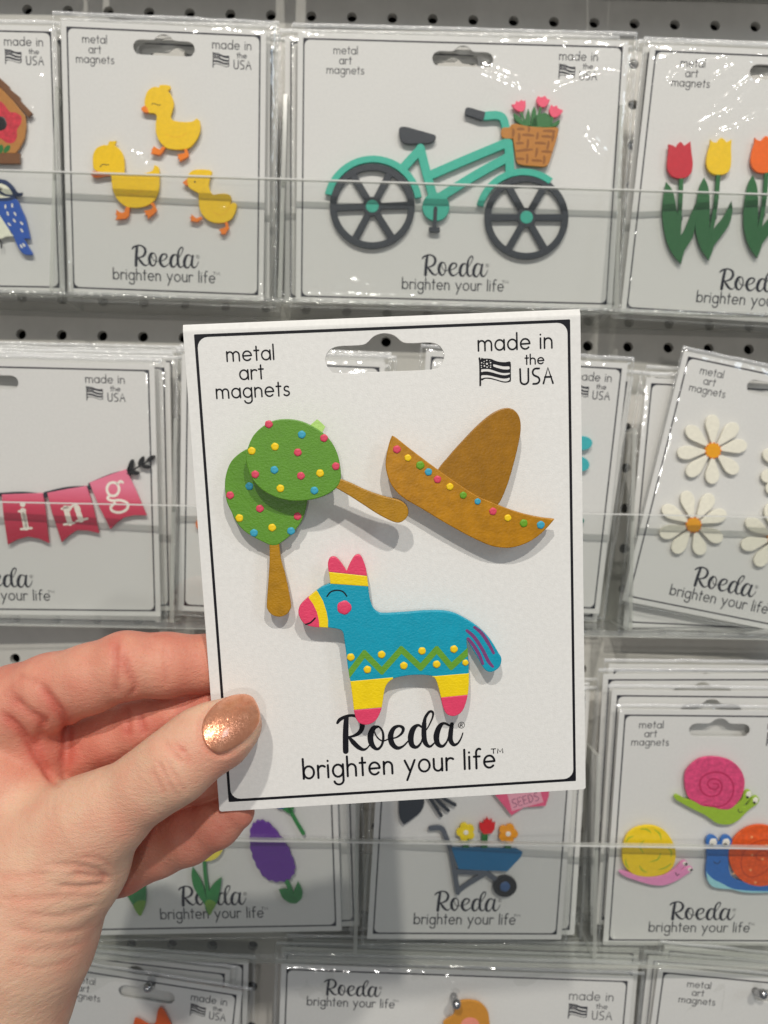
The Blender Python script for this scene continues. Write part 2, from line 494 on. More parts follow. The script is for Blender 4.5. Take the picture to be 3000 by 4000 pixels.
def printing(fr, root, sl=0., sr=0., sb=0., ink=None, slogan_h=True, dz=0.05, made=True, metal=True, logo=True,
             k_made=1.0, k_logo=1.0, logo_at=None, made_dv=0.0, k_text=1.0):
    ink = ink or M_INK
    z = dz
    I4 = fr.mw()
    def put(nm, data):
        V, Fc = join(data)
        o = mesh_obj(nm, V, Fc, ink)
        o.parent = root
        return o
    if metal:
        c = -38.5 + sl
        t = lambda u: c + (u + 38.5) * k_text
        put('lettering', text_data('metal', t(-45.2), t(-31.8), 62.7, 2.65 * k_text, .46, z) +
            text_data('art', t(-41.9), t(-35.3), 57.4, 2.65 * k_text, .46, z + .004) + text_data('magnets', t(-48.9), t(-28.0), 52.3, 2.65 * k_text, .46, z + .002))
    if made:
        c = 38.0 + sr
        t = lambda u: c + (u - 38.0) * k_made
        v = lambda y: 58 + (y - 58) * k_made + made_dv
        put('lettering', text_data('made in', t(27.2), t(48.7), v(62.7), 2.9 * k_made, .5, z) +
            text_data('the', t(40.8), t(46.2), v(58.3), 1.75 * k_made, .4, z + .002) + text_data('USA', t(39.2), t(48.8), v(52.6), 2.95 * k_made, .55, z + .004))
        f = lambda p: (t(p[0]), v(p[1]))
        o1 = [f(p) for p in FLAG_OUT]
        V, Fc = slab_data(cr(o1, 3), z - .03, z, holes=[cr([f(p) for p in h], 3) for h in FLAG_HOLES])
        data = [(V, Fc), ribbon_data([f(p) for p in POLE], .55 * k_made, z + .01, smooth=2)]
        fo = put('flag_print', data)
        sd = [slab_data(star_poly(*f(p[:2]), p[2] * k_made, a=.4 * i, inner=.55), z + .02, z + .03) for i, p in enumerate(STARS_MM)]
        V, Fc = join(sd)
        so = mesh_obj('star_print', V, Fc, M_CARD)
        so.parent = fo
        so['kind'] = 'stuff'
    if logo:
        if logo_at:
            (u0, v0), = [logo_at]
            g = lambda p: (u0 + (p[0] + 20.1) * k_logo, v0 + (p[1] + 56.6) * k_logo) + tuple(x * k_logo for x in p[2:])
        else:
            g = lambda p: (p[0] * k_logo + sb, p[1]) + tuple(x * k_logo for x in p[2:])
        d = [ribbon_data([g(p) for p in q], 1, z + .003 * i) for i, q in enumerate(LOGO_MM)]
        rr = g(RING)
        d.append(ribbon_data([g((RING[0] + a[0], RING[1] + a[1])) for a in ell(0, 0, .95)], .16, z + .05, closed=True, smooth=0))
        for st in ([(-.35, -.5), (-.35, .5), (.1, .5), (.3, .25), (.1, 0), (-.35, 0)], [(0, 0), (.35, -.5)]):
            d.append(ribbon_data([g((RING[0] + a, RING[1] + b)) for a, b in st], .18, z + .05, smooth=0))
        put('logo_print', d)
        p0, p1, p2, p3 = g((-30.6, -64.3)), g((28.6, -64.3)), g((27.7, -59.9)), g((31.3, -59.9))
        put('lettering', text_data('brighten your life', p0[0], p1[0], p0[1] - .2, 3.95 * k_logo, .7 * k_logo, z, gap=.36) +
            text_data('TM', p2[0], p3[0], p2[1], .95 * k_logo, .3 * k_logo, z + .004))

def rrect(hw, hh, r, n=5, cv=0.0):
    o = []
    for cx, cy, a0 in ((hw - r, hh - r, 0), (-hw + r, hh - r, 90), (-hw + r, -hh + r, 180), (hw - r, -hh + r, 270)):
        for i in range(n + 1):
            a = math.radians(a0 + 90 * i / n)
            o.append((cx + r * math.cos(a), cy + r * math.sin(a) + cv))
    return o

SLOT = cr([(-17.2, 61.8), (-16.1, 59.2), (-13.4, 57.95), (0, 57.95), (13.4, 57.95), (16.1, 59.2), (17.2, 61.8), (16.1, 64.4), (13.4, 65.6), (8.5, 65.65), (5.4, 66.0), (3.0, 68.0), (0, 68.8), (-3.0, 68.0), (-5.4, 66.0), (-8.5, 65.65), (-13.4, 65.6), (-16.1, 64.4)], 3)
CH = 147.2

def film_mesh(name, root, wd, hh, hgt, seed, margin=(3, 7, 3, 3), wr=1.0, mat=None, folds=(), res=1.3):
    """transparent sleeve front: bulges over the magnets, pinched to the rim, creased"""
    nx, ny = int(wd / res), int(hh / res)
    segs = [(q[i], q[i + 1]) for q in folds for i in range(len(q) - 1)]
    l, r, b, t = margin
    x0, x1, y0, y1 = -wd / 2 - l, wd / 2 + r, -hh / 2 - b, hh / 2 + t
    V = []
    off = Vector((seed * 13.7, seed * 5.1, 0))
    for j in range(ny + 1):
        y = y0 + (y1 - y0) * j / ny
        for i in range(nx + 1):
            x = x0 + (x1 - x0) * i / nx
            d = min(x - x0, x1 - x, y - y0, y1 - y)
            e = min(1.0, d / 9.0)
            prof = math.sin(e * math.pi / 2) ** .7
            p = Vector((x, y, 0))
            q = Vector((x * .022 + y * .016, y * .05 - x * .03, 0)) + off
            n1 = noise.noise(p * .028 + off)
            rdg = (1 - min(1, abs(noise.noise(q)) * 3.2)) ** 3
            rd2 = (1 - min(1, abs(noise.noise(Vector((x * .06, y * .018, 3.)) + off)) * 3.2)) ** 3
            top = 0.45 + 0.9 * max(0, y / hh + .1)
            edge = noise.noise(Vector((x * .25, y * .25, 7.)) + off) * (1 - e) * .5
            z = 0.55 + (hgt - .55) * prof + wr * prof * (n1 * .8 + rdg * .55 * top + rd2 * .45 * top) + edge * .6
            fz = 0.0
            for a, b_ in segs:
                ex, ey = b_[0] - a[0], b_[1] - a[1]
                t_ = max(0, min(1, ((x - a[0]) * ex + (y - a[1]) * ey) / (ex * ex + ey * ey)))
                ds = (x - a[0] - t_ * ex) ** 2 + (y - a[1] - t_ * ey) ** 2
                if ds < 60: fz = max(fz, 1.5 * math.exp(-math.sqrt(ds) / 2.3))
            z += fz * prof
            V.append((x, y, max(z, .5)))
    Fc = [(j * (nx + 1) + i, j * (nx + 1) + i + 1, (j + 1) * (nx + 1) + i + 1, (j + 1) * (nx + 1) + i) for j in range(ny) for i in range(nx)]
    o = mesh_obj(name, V, Fc, mat or M_FILM, smooth=True)
    o.parent = root
    # heat-sealed seams along both sides and the folded bottom
    sd = []
    for si, (a, b2, c, d2) in enumerate(((x0 - .4, y0, x0 + 1.1, y1), (x1 - 1.3, y0, x1 + .5, y1), (x0, y0 - .5, x1, y0 + .8), (x0, y1 - 1.6, x1, y1 + .6))):
        n = 40
        vert = (d2 - b2) > (c - a)
        Vv, Ff = [], []
        for k in range(n + 1):
            t_ = k / n
            wv = noise.noise(Vector((t_ * 9, seed + a, 1.))) * .5
            wz = .75 + .5 * noise.noise(Vector((t_ * 14, seed * 3 + b2, 4.)))
            if vert:
                yy = b2 + (d2 - b2) * t_
                Vv += [(a + wv, yy, .45), ((a + c) / 2 + wv, yy, wz + .35), (c + wv, yy, .5)]
            else:
                xx = a + (c - a) * t_
                Vv += [(xx, d2 + wv, .5), (xx, (b2 + d2) / 2 + wv, wz + .35), (xx, b2 + wv, .45)]
        for k in range(n):
            for e in (0, 1):
                i = k * 3 + e
                Ff.append((i, i + 1, i + 4, i + 3))
        so = mesh_obj('sleeve_seam' if si < 3 else 'sleeve_top_fold', Vv, Ff, M_SEAM if si < 3 else M_FOLD, smooth=True)
        so.parent = o
    return o

def card(fr, wd, label, group=None, sleeve=3.9, seed=1, held=False, border=True, pr=None, margin=(3, 6, 3, 3), thick=.6, wr=1.0, ink=None, slot=True, folds=(), res=1.3):
    root = tag(empty('magnet_card', fr.mw()), label, 'magnet card', group)
    hw, hh = wd / 2, CH / 2
    outl = rrect(hw, hh, .6) if not held else [(-hw, -hh + .5), (-hw + .5, -hh), (hw - .5, -hh), (hw, -hh + .5), (hw, 71.3), (-hw, 71.3)]
    V, Fc = slab_data(outl, -thick, 0, .08, holes=[SLOT] if slot else [])
    if held:   # the scored top edge, bent slightly away
        b0 = len(V)
        pr_ = [(71.25, 0), (71.7, -.06), (73.1, -.62), (73.5, -.95), (73.55, -1.4), (73.1, -1.75), (71.6, -1.2), (71.25, -1.1)]
        for xx in (-hw, hw): V += [(xx, y_, z_) for y_, z_ in pr_]
        for i in range(8): Fc.append((b0 + i, b0 + (i + 1) % 8, b0 + 8 + (i + 1) % 8, b0 + 8 + i)[::-1])
        Fc += [tuple(b0 + i for i in range(8)), tuple(b0 + 8 + i for i in range(8))[::-1]]
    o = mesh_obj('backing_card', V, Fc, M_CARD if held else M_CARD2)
    o.parent = root
    ink = ink or (M_INK if held else M_INK2)
    if border:
        inner = rrect(hw - 3.05 - .8, 70.6 - .85, 3.0)
        outer = rrect(hw - 3.05, 70.6, .25, 2)
        V, Fc = slab_data(outer, .0, .04, holes=[inner])
        b = mesh_obj('border_line', V, Fc, ink)
        b.parent = root
    if pr is not None: printing(fr, root, ink=ink, **pr)
    if sleeve: film_mesh('sleeve', root, wd, CH, sleeve, seed, margin, wr, None, folds, res)
    return root

class Magnet:
    """one painted metal magnet; read from the photo, built in the plane h mm in front of its card"""
    def __init__(s, fr, reg, name, label, cat, c, zf, th=1.3, group=None, puck=5.0, puckz=0.05):
        s.fr, s.reg, s.zf, s.zb = fr, reg, zf, zf - th
        s.c = fr.at(c[0], c[1], zf, reg)
        s.root = tag(empty(name, fr.mw(*s.c, 0)), label, cat, group)
        s.k = None
        a = fr.at(c[0] + 10, c[1], zf, reg)
        s.mmpp = math.hypot(a[0] - s.c[0], a[1] - s.c[1]) / 10
        if puck and s.zb > puckz + .1:
            V, Fc = slab_data(ell(0, 0, puck, n=20), puckz, s.zb - .01)
            s._o('magnet_disc', V, Fc, M_PUCK)
    def _o(s, name, V, Fc, mat, parent=None, smooth=False):
        o = mesh_obj(name, V, Fc, mat, smooth=smooth)
        o.parent = parent or s.root
        return o
    def loc(s, pts, reg=None):
        return [(p[0] - s.c[0], p[1] - s.c[1]) + tuple(p[2:]) for p in s.fr.poly(pts, s.zf, reg or s.reg)]
    def add(s, name, mat, pts, dz=0., n=5, bevel=.28, smooth=True, holes=(), parent=None, reg=None, region=None, grow=0., z0=None, label=None, raw=False):
        p = pts if raw else s.loc(pts, reg)
        if smooth and not raw: p = cr(p, n)
        p = [q[:2] for q in p]
        if region is not None: p = clip(p, region if raw == 2 else [q[:2] for q in s.loc(region, reg)])
        if len(p) < 3: return None
        hs = [cr(s.loc(h, reg), 4) for h in holes]
        V, Fc = slab_data(p, (s.zb if z0 is None else s.zf + z0) - dz * .1, s.zf + dz, bevel, hs, grow)
        o = s._o(name, V, Fc, mat, parent)
        if label: o['label'] = label
        return o
    def stroke(s, name, mat, lines, width, dz=.03, parent=None, reg=None, kind=None, closed=False, smooth=5):
        k = s.mmpp if (reg or s.reg) == s.reg else s.mmpp * REG[s.reg][2] / REG[reg][2]
        d = [ribbon_data([(q[0], q[1]) + (() if len(q) < 3 else (q[2] * k,)) for q in s.loc(l, reg)], width * k, s.zf + dz + .004 * i, closed, smooth) for i, l in enumerate(lines)]
        V, Fc = join(d)
        o = s._o(name, V, Fc, mat, parent)
        if kind: o['kind'] = kind
        return o
    def tube(s, name, mat, lines, width, dz=0., bevel=.25, parent=None, reg=None):
        """bars of the same thickness as the magnet, each end rounded"""
        k = s.mmpp if (reg or s.reg) == s.reg else s.mmpp * REG[s.reg][2] / REG[reg][2]
        data = []
        for i, l in enumerate(lines):
            v, f = ribbon_data([q[:2] for q in s.loc(l, reg)], width * k, 0)
            n = (len(v) - 10) // 2
            ring = list(range(n)) + [2 * n + 5 + j for j in range(5)] + [n + j for j in range(n)][::-1] + [2 * n + j for j in range(5)][::-1]
            data.append(slab_data([v[j][:2] for j in ring], s.zb + .011 * i, s.zf + dz + .02 * i, bevel))
        V, Fc = join(data)
        return s._o(name, V, Fc, mat, parent)
    def dot(s, name, mat, x, y, r, dz=.0, hgt=.27, parent=None, reg=None, ry=None, label=None):
        (u, v), = s.loc([(x, y)], reg)
        k = s.mmpp if (reg or s.reg) == s.reg else s.mmpp * REG[s.reg][2] / REG[reg][2]
        R, RY = r * k, (ry or r) * k
        V, Fc = [], []
        n = 16
        rings = [(1.0, -.05), (.97, .45), (.8, .8), (.5, .97)]
        wob = [1 + .05 * math.sin(x * .7 + a * 2.1) for a in range(n)]
        for f, z in rings:
            V += [(R * f * wob[i] * math.cos(2 * math.pi * i / n), RY * f * wob[i] * math.sin(2 * math.pi * i / n), z * hgt) for i in range(n)]
        V.append((0, 0, hgt))
        for q in range(3):
            for i in range(n):
                Fc.append((q * n + i, q * n + (i + 1) % n, (q + 1) * n + (i + 1) % n, (q + 1) * n + i))
        for i in range(n): Fc.append((3 * n + i, 3 * n + (i + 1) % n, 4 * n))
        o = s._o(name, V, Fc, mat, parent, smooth=True)
        o.location = (u * MM, v * MM, (s.zf + dz) * MM)
        if label: o['label'] = label
        return o

# ---------------------------------------------------------------- pegboard
def build_pegboard():
    V, Fc = [], []
    vid = {}
    def vert(x, y, z):
        k = (round(x, 3), round(y, 3), round(z, 3))
        if k not in vid:
            vid[k] = len(V); V.append((x, y, z))
        return vid[k]
    P, r, th, n = 25.4, 3.15, 4.0, 16
    for c in range(-9, 28):
        for rw in range(-29, 7):
            cx, cz = c * P, rw * P
            h = P / 2
            out, inn, back = [], [], []
            for i in range(n):
                a = 2 * math.pi * i / n
                x, z = math.cos(a), math.sin(a)
                k = h / max(abs(x), abs(z))
                out.append(vert(cx + x * k, 0, cz + z * k))
                inn.append(vert(cx + x * r, 0, cz + z * r))
                back.append(vert(cx + x * r, th, cz + z * r))
            for i in range(n):
                j = (i + 1) % n
                Fc.append((out[i], out[j], inn[j], inn[i]))
                Fc.append((inn[i], inn[j], back[j], back[i]))
    mesh_obj('pegboard', V, Fc, M_PEG)['kind'] = 'structure'
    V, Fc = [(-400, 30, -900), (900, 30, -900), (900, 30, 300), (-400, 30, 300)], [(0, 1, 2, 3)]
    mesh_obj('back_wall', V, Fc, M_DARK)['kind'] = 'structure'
build_pegboard()

# ---------------------------------------------------------------- clear acrylic trays
def boxes(name, bl, parent):
    """boxes (x0,x1,y0,y1,z0,z1) of sheet acrylic: broad faces clear, cut edges milky"""
    V, Fc, mi = [], [], []
    for b in bl:
        base = len(V)
        for z in (b[4], b[5]):
            V += [(b[0], b[2], z), (b[1], b[2], z), (b[1], b[3], z), (b[0], b[3], z)]
        dx, dy, dz = b[1] - b[0], b[3] - b[2], b[5] - b[4]
        mn = min(dx, dy, dz)
        for f, ar in (((0, 3, 2, 1), dz), ((4, 5, 6, 7), dz), ((0, 1, 5, 4), dy), ((2, 3, 7, 6), dy), ((1, 2, 6, 5), dx), ((3, 0, 4, 7), dx)):
            Fc.append(tuple(base + i for i in f)); mi.append(0 if ar == mn else 1)
    o = mesh_obj(name, V, Fc, None, mats=[M_ACR, M_EDGE], fmat=mi)
    o.parent = parent
    return o

def tray(label, lip, bot, divs, yf=-50., divh=118., back=True, thick=3.6, shading_haze=False):
    f0 = Frame((0, 0, 0, 0, yf, 0))
    (a, b), (c, d) = f0.at(*lip[0]), f0.at(*lip[1])
    ang = math.atan2(d - b, c - a)
    e, g = f0.at(*bot[0]); e2, g2 = f0.at(*bot[1])
    ang2 = math.atan2(g2 - g, e2 - e)
    fr = Frame((0, -(ang + ang2) / 2, 0, (a + c) / 2, yf, (b + d) / 2))
    ub, vb = ((e + e2) / 2, (g + g2) / 2)
    H = ((b + d) / 2 - vb)
    root = tag(empty('acrylic_tray', fr.mw()), label, 'display tray', 'clear acrylic trays on the pegboard')
    X0, X1 = -270, 270
    D = -yf - 1.0
    boxes('front_panel', [(X0, X1, -H, 0, -thick, 0)], root)
    ro = boxes('lip_highlight', [(X0, X1, -.75, .02, .02, .3)], root); ro.data.materials[0] = M_RIM; ro.data.materials[1] = M_RIM  # added pale strip stands in for light caught along the lip
    bo = boxes('base_plate', [(X0, X1, -H, -H + 3, -D, -thick - .05)], root)
    bo.data.materials[0] = M_BASE2 if shading_haze else M_BASE; bo.data.materials[1] = M_SEAM
    if back: boxes('back_panel', [(X0, X1, -H + 3.05, -H + 40, -D, -D + 2.5)], root)
    for px in divs:
        u, v = fr.at(px, lip[0][1] + 200)
        boxes('divider', [(u - 1.1, u + 1.1, -H + 3.05, -H + divh, -D + 2.6, -thick - .1)], root)
    return fr, H
tray('clear acrylic tray holding the ducks and bicycle cards', ((0, 653), (3000, 764)), ((0, 1152), (3000, 1228)), [196, 1098, 2425])
tray('clear acrylic tray holding the daisy and pink banner cards', ((0, 1956), (3000, 2020)), ((0, 2446), (3000, 2498)), [668, 1600, 2478])
tray('clear acrylic tray holding the snail and wheelbarrow cards', ((0, 3262), (3000, 3317)), ((0, 3752), (3000, 3786)), [1392, 2336], shading_haze=True)
tray('clear acrylic tray whose bottom edge shows at the top of the photo', ((0, -740), (3000, -660)), ((0, -312), (3000, -226)), [])

# ---------------------------------------------------------------- magnet cards on the shelves
Q = {
'birdhouse': (147, [0.108, -0.0071, 0.012, -34.4236, -37.3582, -112.6053]),
'duck': (114.3, [0.1478, 0.0136, 0.0135, 99.6856, -38.9065, -113.2757]),
'bicycle': (186, [0.1315, 0.0044, -0.0007, 268.2444, -38.919, -115.1168]),
'tulip': (147, [0.1396, 0.0563, -0.0552, 443.3182, -42.8544, -121.3461]),
'banner': (186, [0.1547, -0.0034, 0.0394, 4.734, -37.7832, -302.3545]),
'cardA': (114.3, [0.1044, 0.0245, -0.0215, 169.4431, -41.761, -297.9533]),
'cardB': (114.3, [0.1679, 0.0371, 0.022, 305.0158, -36.5245, -293.8417]),
'daisy': (114.3, [0.1237, 0.1782, 0.0332, 439.2471, -38.1631, -297.529]),
'flower': (147, [0.0786, -0.0453, -0.0203, 132.7332, -43.1101, -481.3737]),
'wheel': (114.3, [0.0565, 0.0361, 0.0828, 284.0392, -40.3345, -483.0786]),
'snail': (114.3, [0.1582, -0.0063, 0.0063, 419.9565, -40.548, -489.7473]),
'star': (114.3, [0.095, 0.1069, -0.0477, 86.3384, -14.5, -663.0]),
'hand': (206, [0.1092, 0.0266, 0.0098, 275.552, -25.2973, -649.5519]),
'plain': (147, [0.1309, 0.0565, -0.0392, 463.915, -27.3705, -649.0568]),
}
FR = {k: Frame(v[1]) for k, v in Q.items()}
WD = {k: v[0] for k, v in Q.items()}
FD = lambda k, reg, L_: [[FR[k].at(x, y, 4, reg) for x, y in q] for q in L_]
card(FR['birdhouse'], 147, 'grey card with birdhouse and blue bird magnets at the left edge', seed=1, folds=FD('birdhouse', 'bb', [[(385, 55), (345, 150), (300, 335)]]), pr=dict(sr=16.8, metal=False), margin=(3, 5, 3, 2))
card(FR['duck'], 114.3, 'card with three yellow duck magnets in a clear sleeve', seed=2, res=1.1, folds=FD('duck', 'r1', [[(715, 830), (740, 845), (768, 850)], [(905, 120), (1010, 170)], [(400, 640), (430, 460), (470, 330)]]), pr={}, margin=(4, 7, 4, 4), wr=.8)
card(FR['bicycle'], 186, 'wide card with the teal bicycle magnet in a clear sleeve', seed=3, res=1.0, folds=FD('bicycle', 'r2', [[(1180, 120), (1290, 190), (1330, 240)], [(1560, 185), (1490, 215), (1430, 250)], [(930, 300), (1050, 350), (1130, 400)], [(1540, 170), (1520, 260), (1560, 330)], [(1380, 570), (1440, 650)], [(880, 120), (960, 170)], [(1250, 380), (1400, 330), (1530, 330)]]), pr=dict(sl=-27.5, sr=27.3), margin=(3, 4, 3, 4), wr=.5)
card(FR['tulip'], 147, 'card with red, yellow and orange tulip magnets, creased shiny sleeve', seed=4, res=0.9, folds=FD('tulip', 'r3', [[(545, 520), (620, 480), (760, 425), (900, 400), (1080, 370), (1250, 385)], [(560, 495), (700, 455), (840, 410)], [(830, 527), (940, 452), (1060, 420)], [(855, 690), (960, 610), (1060, 535)], [(750, 850), (890, 770), (1000, 690), (1140, 535)], [(870, 882), (990, 855), (1050, 805), (1200, 760), (1300, 700)]]), pr=dict(sl=-10.3, sr=10.3), wr=1.2, margin=(4, 4, 3, 3))
card(FR['banner'], 186, 'wide card with the pink letter banner magnet', seed=5, pr=dict(sl=-27.5, sr=27.3), margin=(3, 4, 3, 3), wr=.45)
card(FR['cardA'], 114.3, 'card standing between the pink banner card and the teal petal card', seed=6, pr={}, wr=.7)
card(FR['cardB'], 114.3, 'card with teal petals showing to the right of the held card', seed=7, pr={}, wr=.8, margin=(3, 3, 3, 3))
card(FR['daisy'], 114.3, 'tilted card with white daisy magnets', seed=8, pr={}, wr=.5, sleeve=3.2, margin=(1.5, 3, 1.5, 1.5))
card(FR['flower'], 147, 'card with yellow tulip and purple hyacinth magnets below the hand', seed=9, pr={}, wr=.6)
card(FR['wheel'], 114.3, 'card with the blue wheelbarrow magnet', seed=10, pr={}, wr=.6, margin=(3, 3, 3, 3))
card(FR['snail'], 114.3, 'card with three snail magnets at the lower right', seed=11, pr={}, wr=.8, margin=(3, 5, 3, 3))
card(FR['star'], 114.3, 'tilted card with an orange starfish tip at the bottom left', seed=12, pr={}, wr=.8)
hl = FR['hand'].at(1262, 3886)
card(FR['hand'], 206, 'wide card hanging from a hook at the bottom centre, logo at its top left', seed=13,
     pr=dict(metal=False, k_logo=.86, logo_at=hl, k_made=1.2, sr=FR['hand'].at(2310, 3900)[0] - 38, made_dv=FR['hand'].at(2310, 3945)[1] - 57.5), slot=False)
card(FR['plain'], 147, 'card at the bottom right corner under the snail card', seed=14, pr=dict(sl=-10.3, sr=10.3))

# the stacks standing behind the front cards
behind = 0
def stack(key, items, phrase):
    global behind
    for k, it in enumerate(items):
        du, dv, ang = it[:3]
        pr = it[3] if len(it) > 3 else None
        depth = -(k + 1) * (5.6 if key not in ('star', 'hand', 'plain') else 2.6)
        f = FR[key].shifted(du, dv, depth, ang, .01 * (k % 2))
        card(f, WD[key], phrase[k], 'cards stacked behind the front cards', sleeve=2.2, seed=30 + behind, res=3.5, pr=pr, margin=(3, 4, 2, 3), thick=.5, wr=.7)
        behind += 1
stack('birdhouse', [(2.5, -1, -.01)], ['spare card just behind the birdhouse card'])
stack('duck', [(2, 1, .01), (4.5, -2, -.012), (1, 2.0, .02)], ['first spare card behind the duck card', 'second spare card behind the duck card', 'rear spare card behind the duck card'])
stack('bicycle', [(-7.5, 1, .006), (-5, -1.5, -.006), (3, 2, .0)], ['spare wide card peeking out left of the bicycle card', 'second wide card behind the bicycle card', 'rear wide card behind the bicycle card'])
stack('tulip', [(-2, 2, .01), (2, -1, -.02)], ['first spare card behind the tulip card', 'rear spare card behind the tulip card'])
stack('banner', [(7, 2, -.003), (4, 4, .004), (9, 6, .0), (6, 8.5, .0)], ['first spare card behind the pink banner card', 'second spare card behind the pink banner card', 'third spare card behind the pink banner card', 'rear spare card, highest above the pink banner card'])
stack('cardA', [(-2, -4.5, .0), (-1, 3, .0)], ['spare card behind the card left of the teal petals', 'rear card in the stack seen through the hang hole'])
stack('cardB', [(3.5, -5, -.035)], ['slanted spare card low behind the teal petal card'])
stack('daisy', [(-5, -9, .15), (-3, -6, .13)], ['straight spare card behind the tilted daisy card', 'rear spare card behind the daisy card'])
stack('flower', [(10, -1, .0), (6, 2, .01)], ['first spare card right of the flower card', 'rear spare card behind the flower card'])
stack('wheel', [(9, -1.5, .012), (5, 0, .0), (12, 1, .0)], ['first spare card right of the wheelbarrow card', 'second spare card behind the wheelbarrow card', 'rear spare card right of the wheelbarrow card'])
stack('snail', [(-3, 9, .0), (-6, 17, .012), (-2, 20, .0)], ['first spare card showing above the snail card', 'second spare card above the snail card', 'rear spare card highest above the snail card'])
stack('star', [(-6, 8, .04), (7, 12, .08)], ['first spare card above the starfish card', 'rear spare card above the starfish card'])
stack('hand', [(4, 3.5, .008), (-1, 7, -.004), (6, 11, .01)], ['first spare card above the wide bottom card', 'second spare card above the wide bottom card', 'rear spare card above the wide bottom card'])
stack('plain', [(-4, 6, .02), (3, 10, -.01)], ['first spare card above the bottom right card', 'rear spare card above the bottom right card'])
# the row above the frame, whose shadow falls on the top strip of pegboard
for i, (x, wd_) in enumerate(((-30, 147), (105, 114.3), (262, 186), (430, 147))):
    f = Frame((.13, -.012, 0, x, -40, 88 - x * .012))
    card(f, wd_, ('leftmost', 'second', 'third', 'rightmost')[i] + ' card of the row above the top edge of the photo', 'cards in the row above', sleeve=0, seed=60 + i, border=False, slot=True, thick=5)

def hook(name_label, x, y, fr, reach=14.):
    u, v = fr.at(x, y)
    root = tag(empty('peg_hook', fr.mw(u, v, 0)), name_label, 'hook', 'display hooks')
    V, Fc = [], []
    def tube(path, r):
        n = 14
        b = len(V)
        for k, p in enumerate(path):
            q0, q1 = Vector(path[max(k - 1, 0)]), Vector(path[min(k + 1, len(path) - 1)])
            t = (q1 - q0).normalized()
            a = t.cross(Vector((1, 0, 0))).normalized(); c = t.cross(a)
            rr = r * (.5 if k in (0, len(path) - 1) else 1)
            for i in range(n):
                an = 2 * math.pi * i / n
                w_ = Vector(p) + a * rr * math.cos(an) + c * rr * math.sin(an)
                V.append(tuple(w_))
        for k in range(len(path) - 1):
            for i in range(n):
                Fc.append((b + k * n + i, b + k * n + (i + 1) % n, b + (k + 1) * n + (i + 1) % n, b + (k + 1) * n + i))
        Fc.append(tuple(b + i for i in range(n))[::-1]); Fc.append(tuple(b + (len(path) - 1) * n + i for i in range(n)))
    tube([(0, 0, -38), (0, 0, 2), (0, 0, reach - 5), (0, .8, reach - 1.5), (0, 2.6, reach + 1), (0, 4.4, reach + 2), (0, 4.8, reach + 2.1)], 2.1)
    o = mesh_obj('rod', V, Fc, M_STEEL, smooth=True); o.parent = root
    V, Fc = [], []
    n = 16
    for q in range(9):
        th = math.pi * q / 8
        for i in range(n): V.append((2.7 * math.sin(th) * math.cos(2 * math.pi * i / n), 4.6 + 2.7 * math.sin(th) * math.sin(2 * math.pi * i / n), reach + 3 + 2.7 * math.cos(th)))
    for q in range(8):
        for i in range(n): Fc.append((q * n + i, (q + 1) * n + i, (q + 1) * n + (i + 1) % n, q * n + (i + 1) % n))
    o = mesh_obj('ball_end', V, Fc, M_STEEL, smooth=True); o.parent = root
hook('grey metal hook through the wide bottom card', 1772, 3888, FR['hand'], 9)
hook('round hook tip in the hang hole of the starfish card', 594, 3846, FR['star'], 5)
hook('hook in the hang hole of the bottom right card', 2950, 3868, FR['plain'], 5)

# ---------------------------------------------------------------- painted magnets on the shelf cards
YEL = paint('duck_yellow', (252, 208, 0)); ORG = paint('beak_orange', (245, 130, 20)); LINE = paint('fine_black_paint', (40, 35, 30), rough=.6)
WHT = paint('white_paint', (238, 234, 222)); GRN = paint('leaf_green', (40, 108, 50)); TEAL = paint('bicycle_teal', (54, 170, 148)); CHAR = paint('charcoal_paint', (40, 46, 54))
BASK = paint('basket_tan', (178, 116, 36)); WEAVE = paint('weave_brown', (140, 84, 14)); PNK = paint('tulip_pink', (228, 82, 112)); BLK = paint('black_paint', (22, 22, 24))
WING = paint('wing_line_ochre', (226, 176, 12))
ZF = 3.0

f = FR['duck']
m = Magnet(f, 'r1', 'duck_magnet', 'yellow duck magnet at the top of the duck card', 'magnet', (940, 700), ZF, group='duck magnets')
d1 = [(782, 530), (797, 490), (830, 468), (858, 470), (862, 459), (890, 457), (918, 462, 1), (921, 478), (906, 490, 1), (926, 517), (938, 558), (930, 600), (922, 628), (934, 648), (970, 656), (1010, 658), (1040, 654), (1062, 638, 1), (1079, 652, 1), (1082, 695), (1068, 742), (1040, 782), (1012, 802), (970, 808), (930, 806), (893, 796), (860, 762), (842, 718), (840, 670), (845, 628), (832, 612), (800, 608), (788, 590), (780, 560)]
m.add('body', YEL, d1)
m.add('beak', ORG, [(762, 582, 1), (782, 570), (795, 580), (806, 607, 1), (785, 608), (766, 597)], dz=.06)
m.add('foot', ORG, [(1108, 735, 1), (1080, 770), (1056, 768), (992, 727, 1), (988, 752, 1), (965, 775, 1), (972, 798, 1), (955, 828, 1), (1072, 848), (1108, 815), (1150, 748, 1)], reg='dk', dz=-.04, smooth=False)
m.add('foot', ORG, [(1388, 765, 1), (1395, 820, 1), (1298, 840, 1), (1315, 862, 1), (1300, 885, 1), (1325, 895, 1), (1330, 932, 1), (1440, 870), (1452, 845), (1425, 765, 1)], reg='dk', dz=-.04, smooth=False)
m.stroke('eye', LINE, [[(972, 196), (990, 180), (1025, 188), (1055, 203), (1085, 198)]], 9, reg='dk')
m.stroke('wing', WING, [[(1150, 575), (1230, 608), (1310, 613), (1380, 592), (1420, 562)]], 10, reg='dk')
m = Magnet(f, 'r1', 'duck_magnet', 'largest yellow duck magnet at the left of the duck card', 'magnet', (720, 1020), ZF, group='duck magnets')
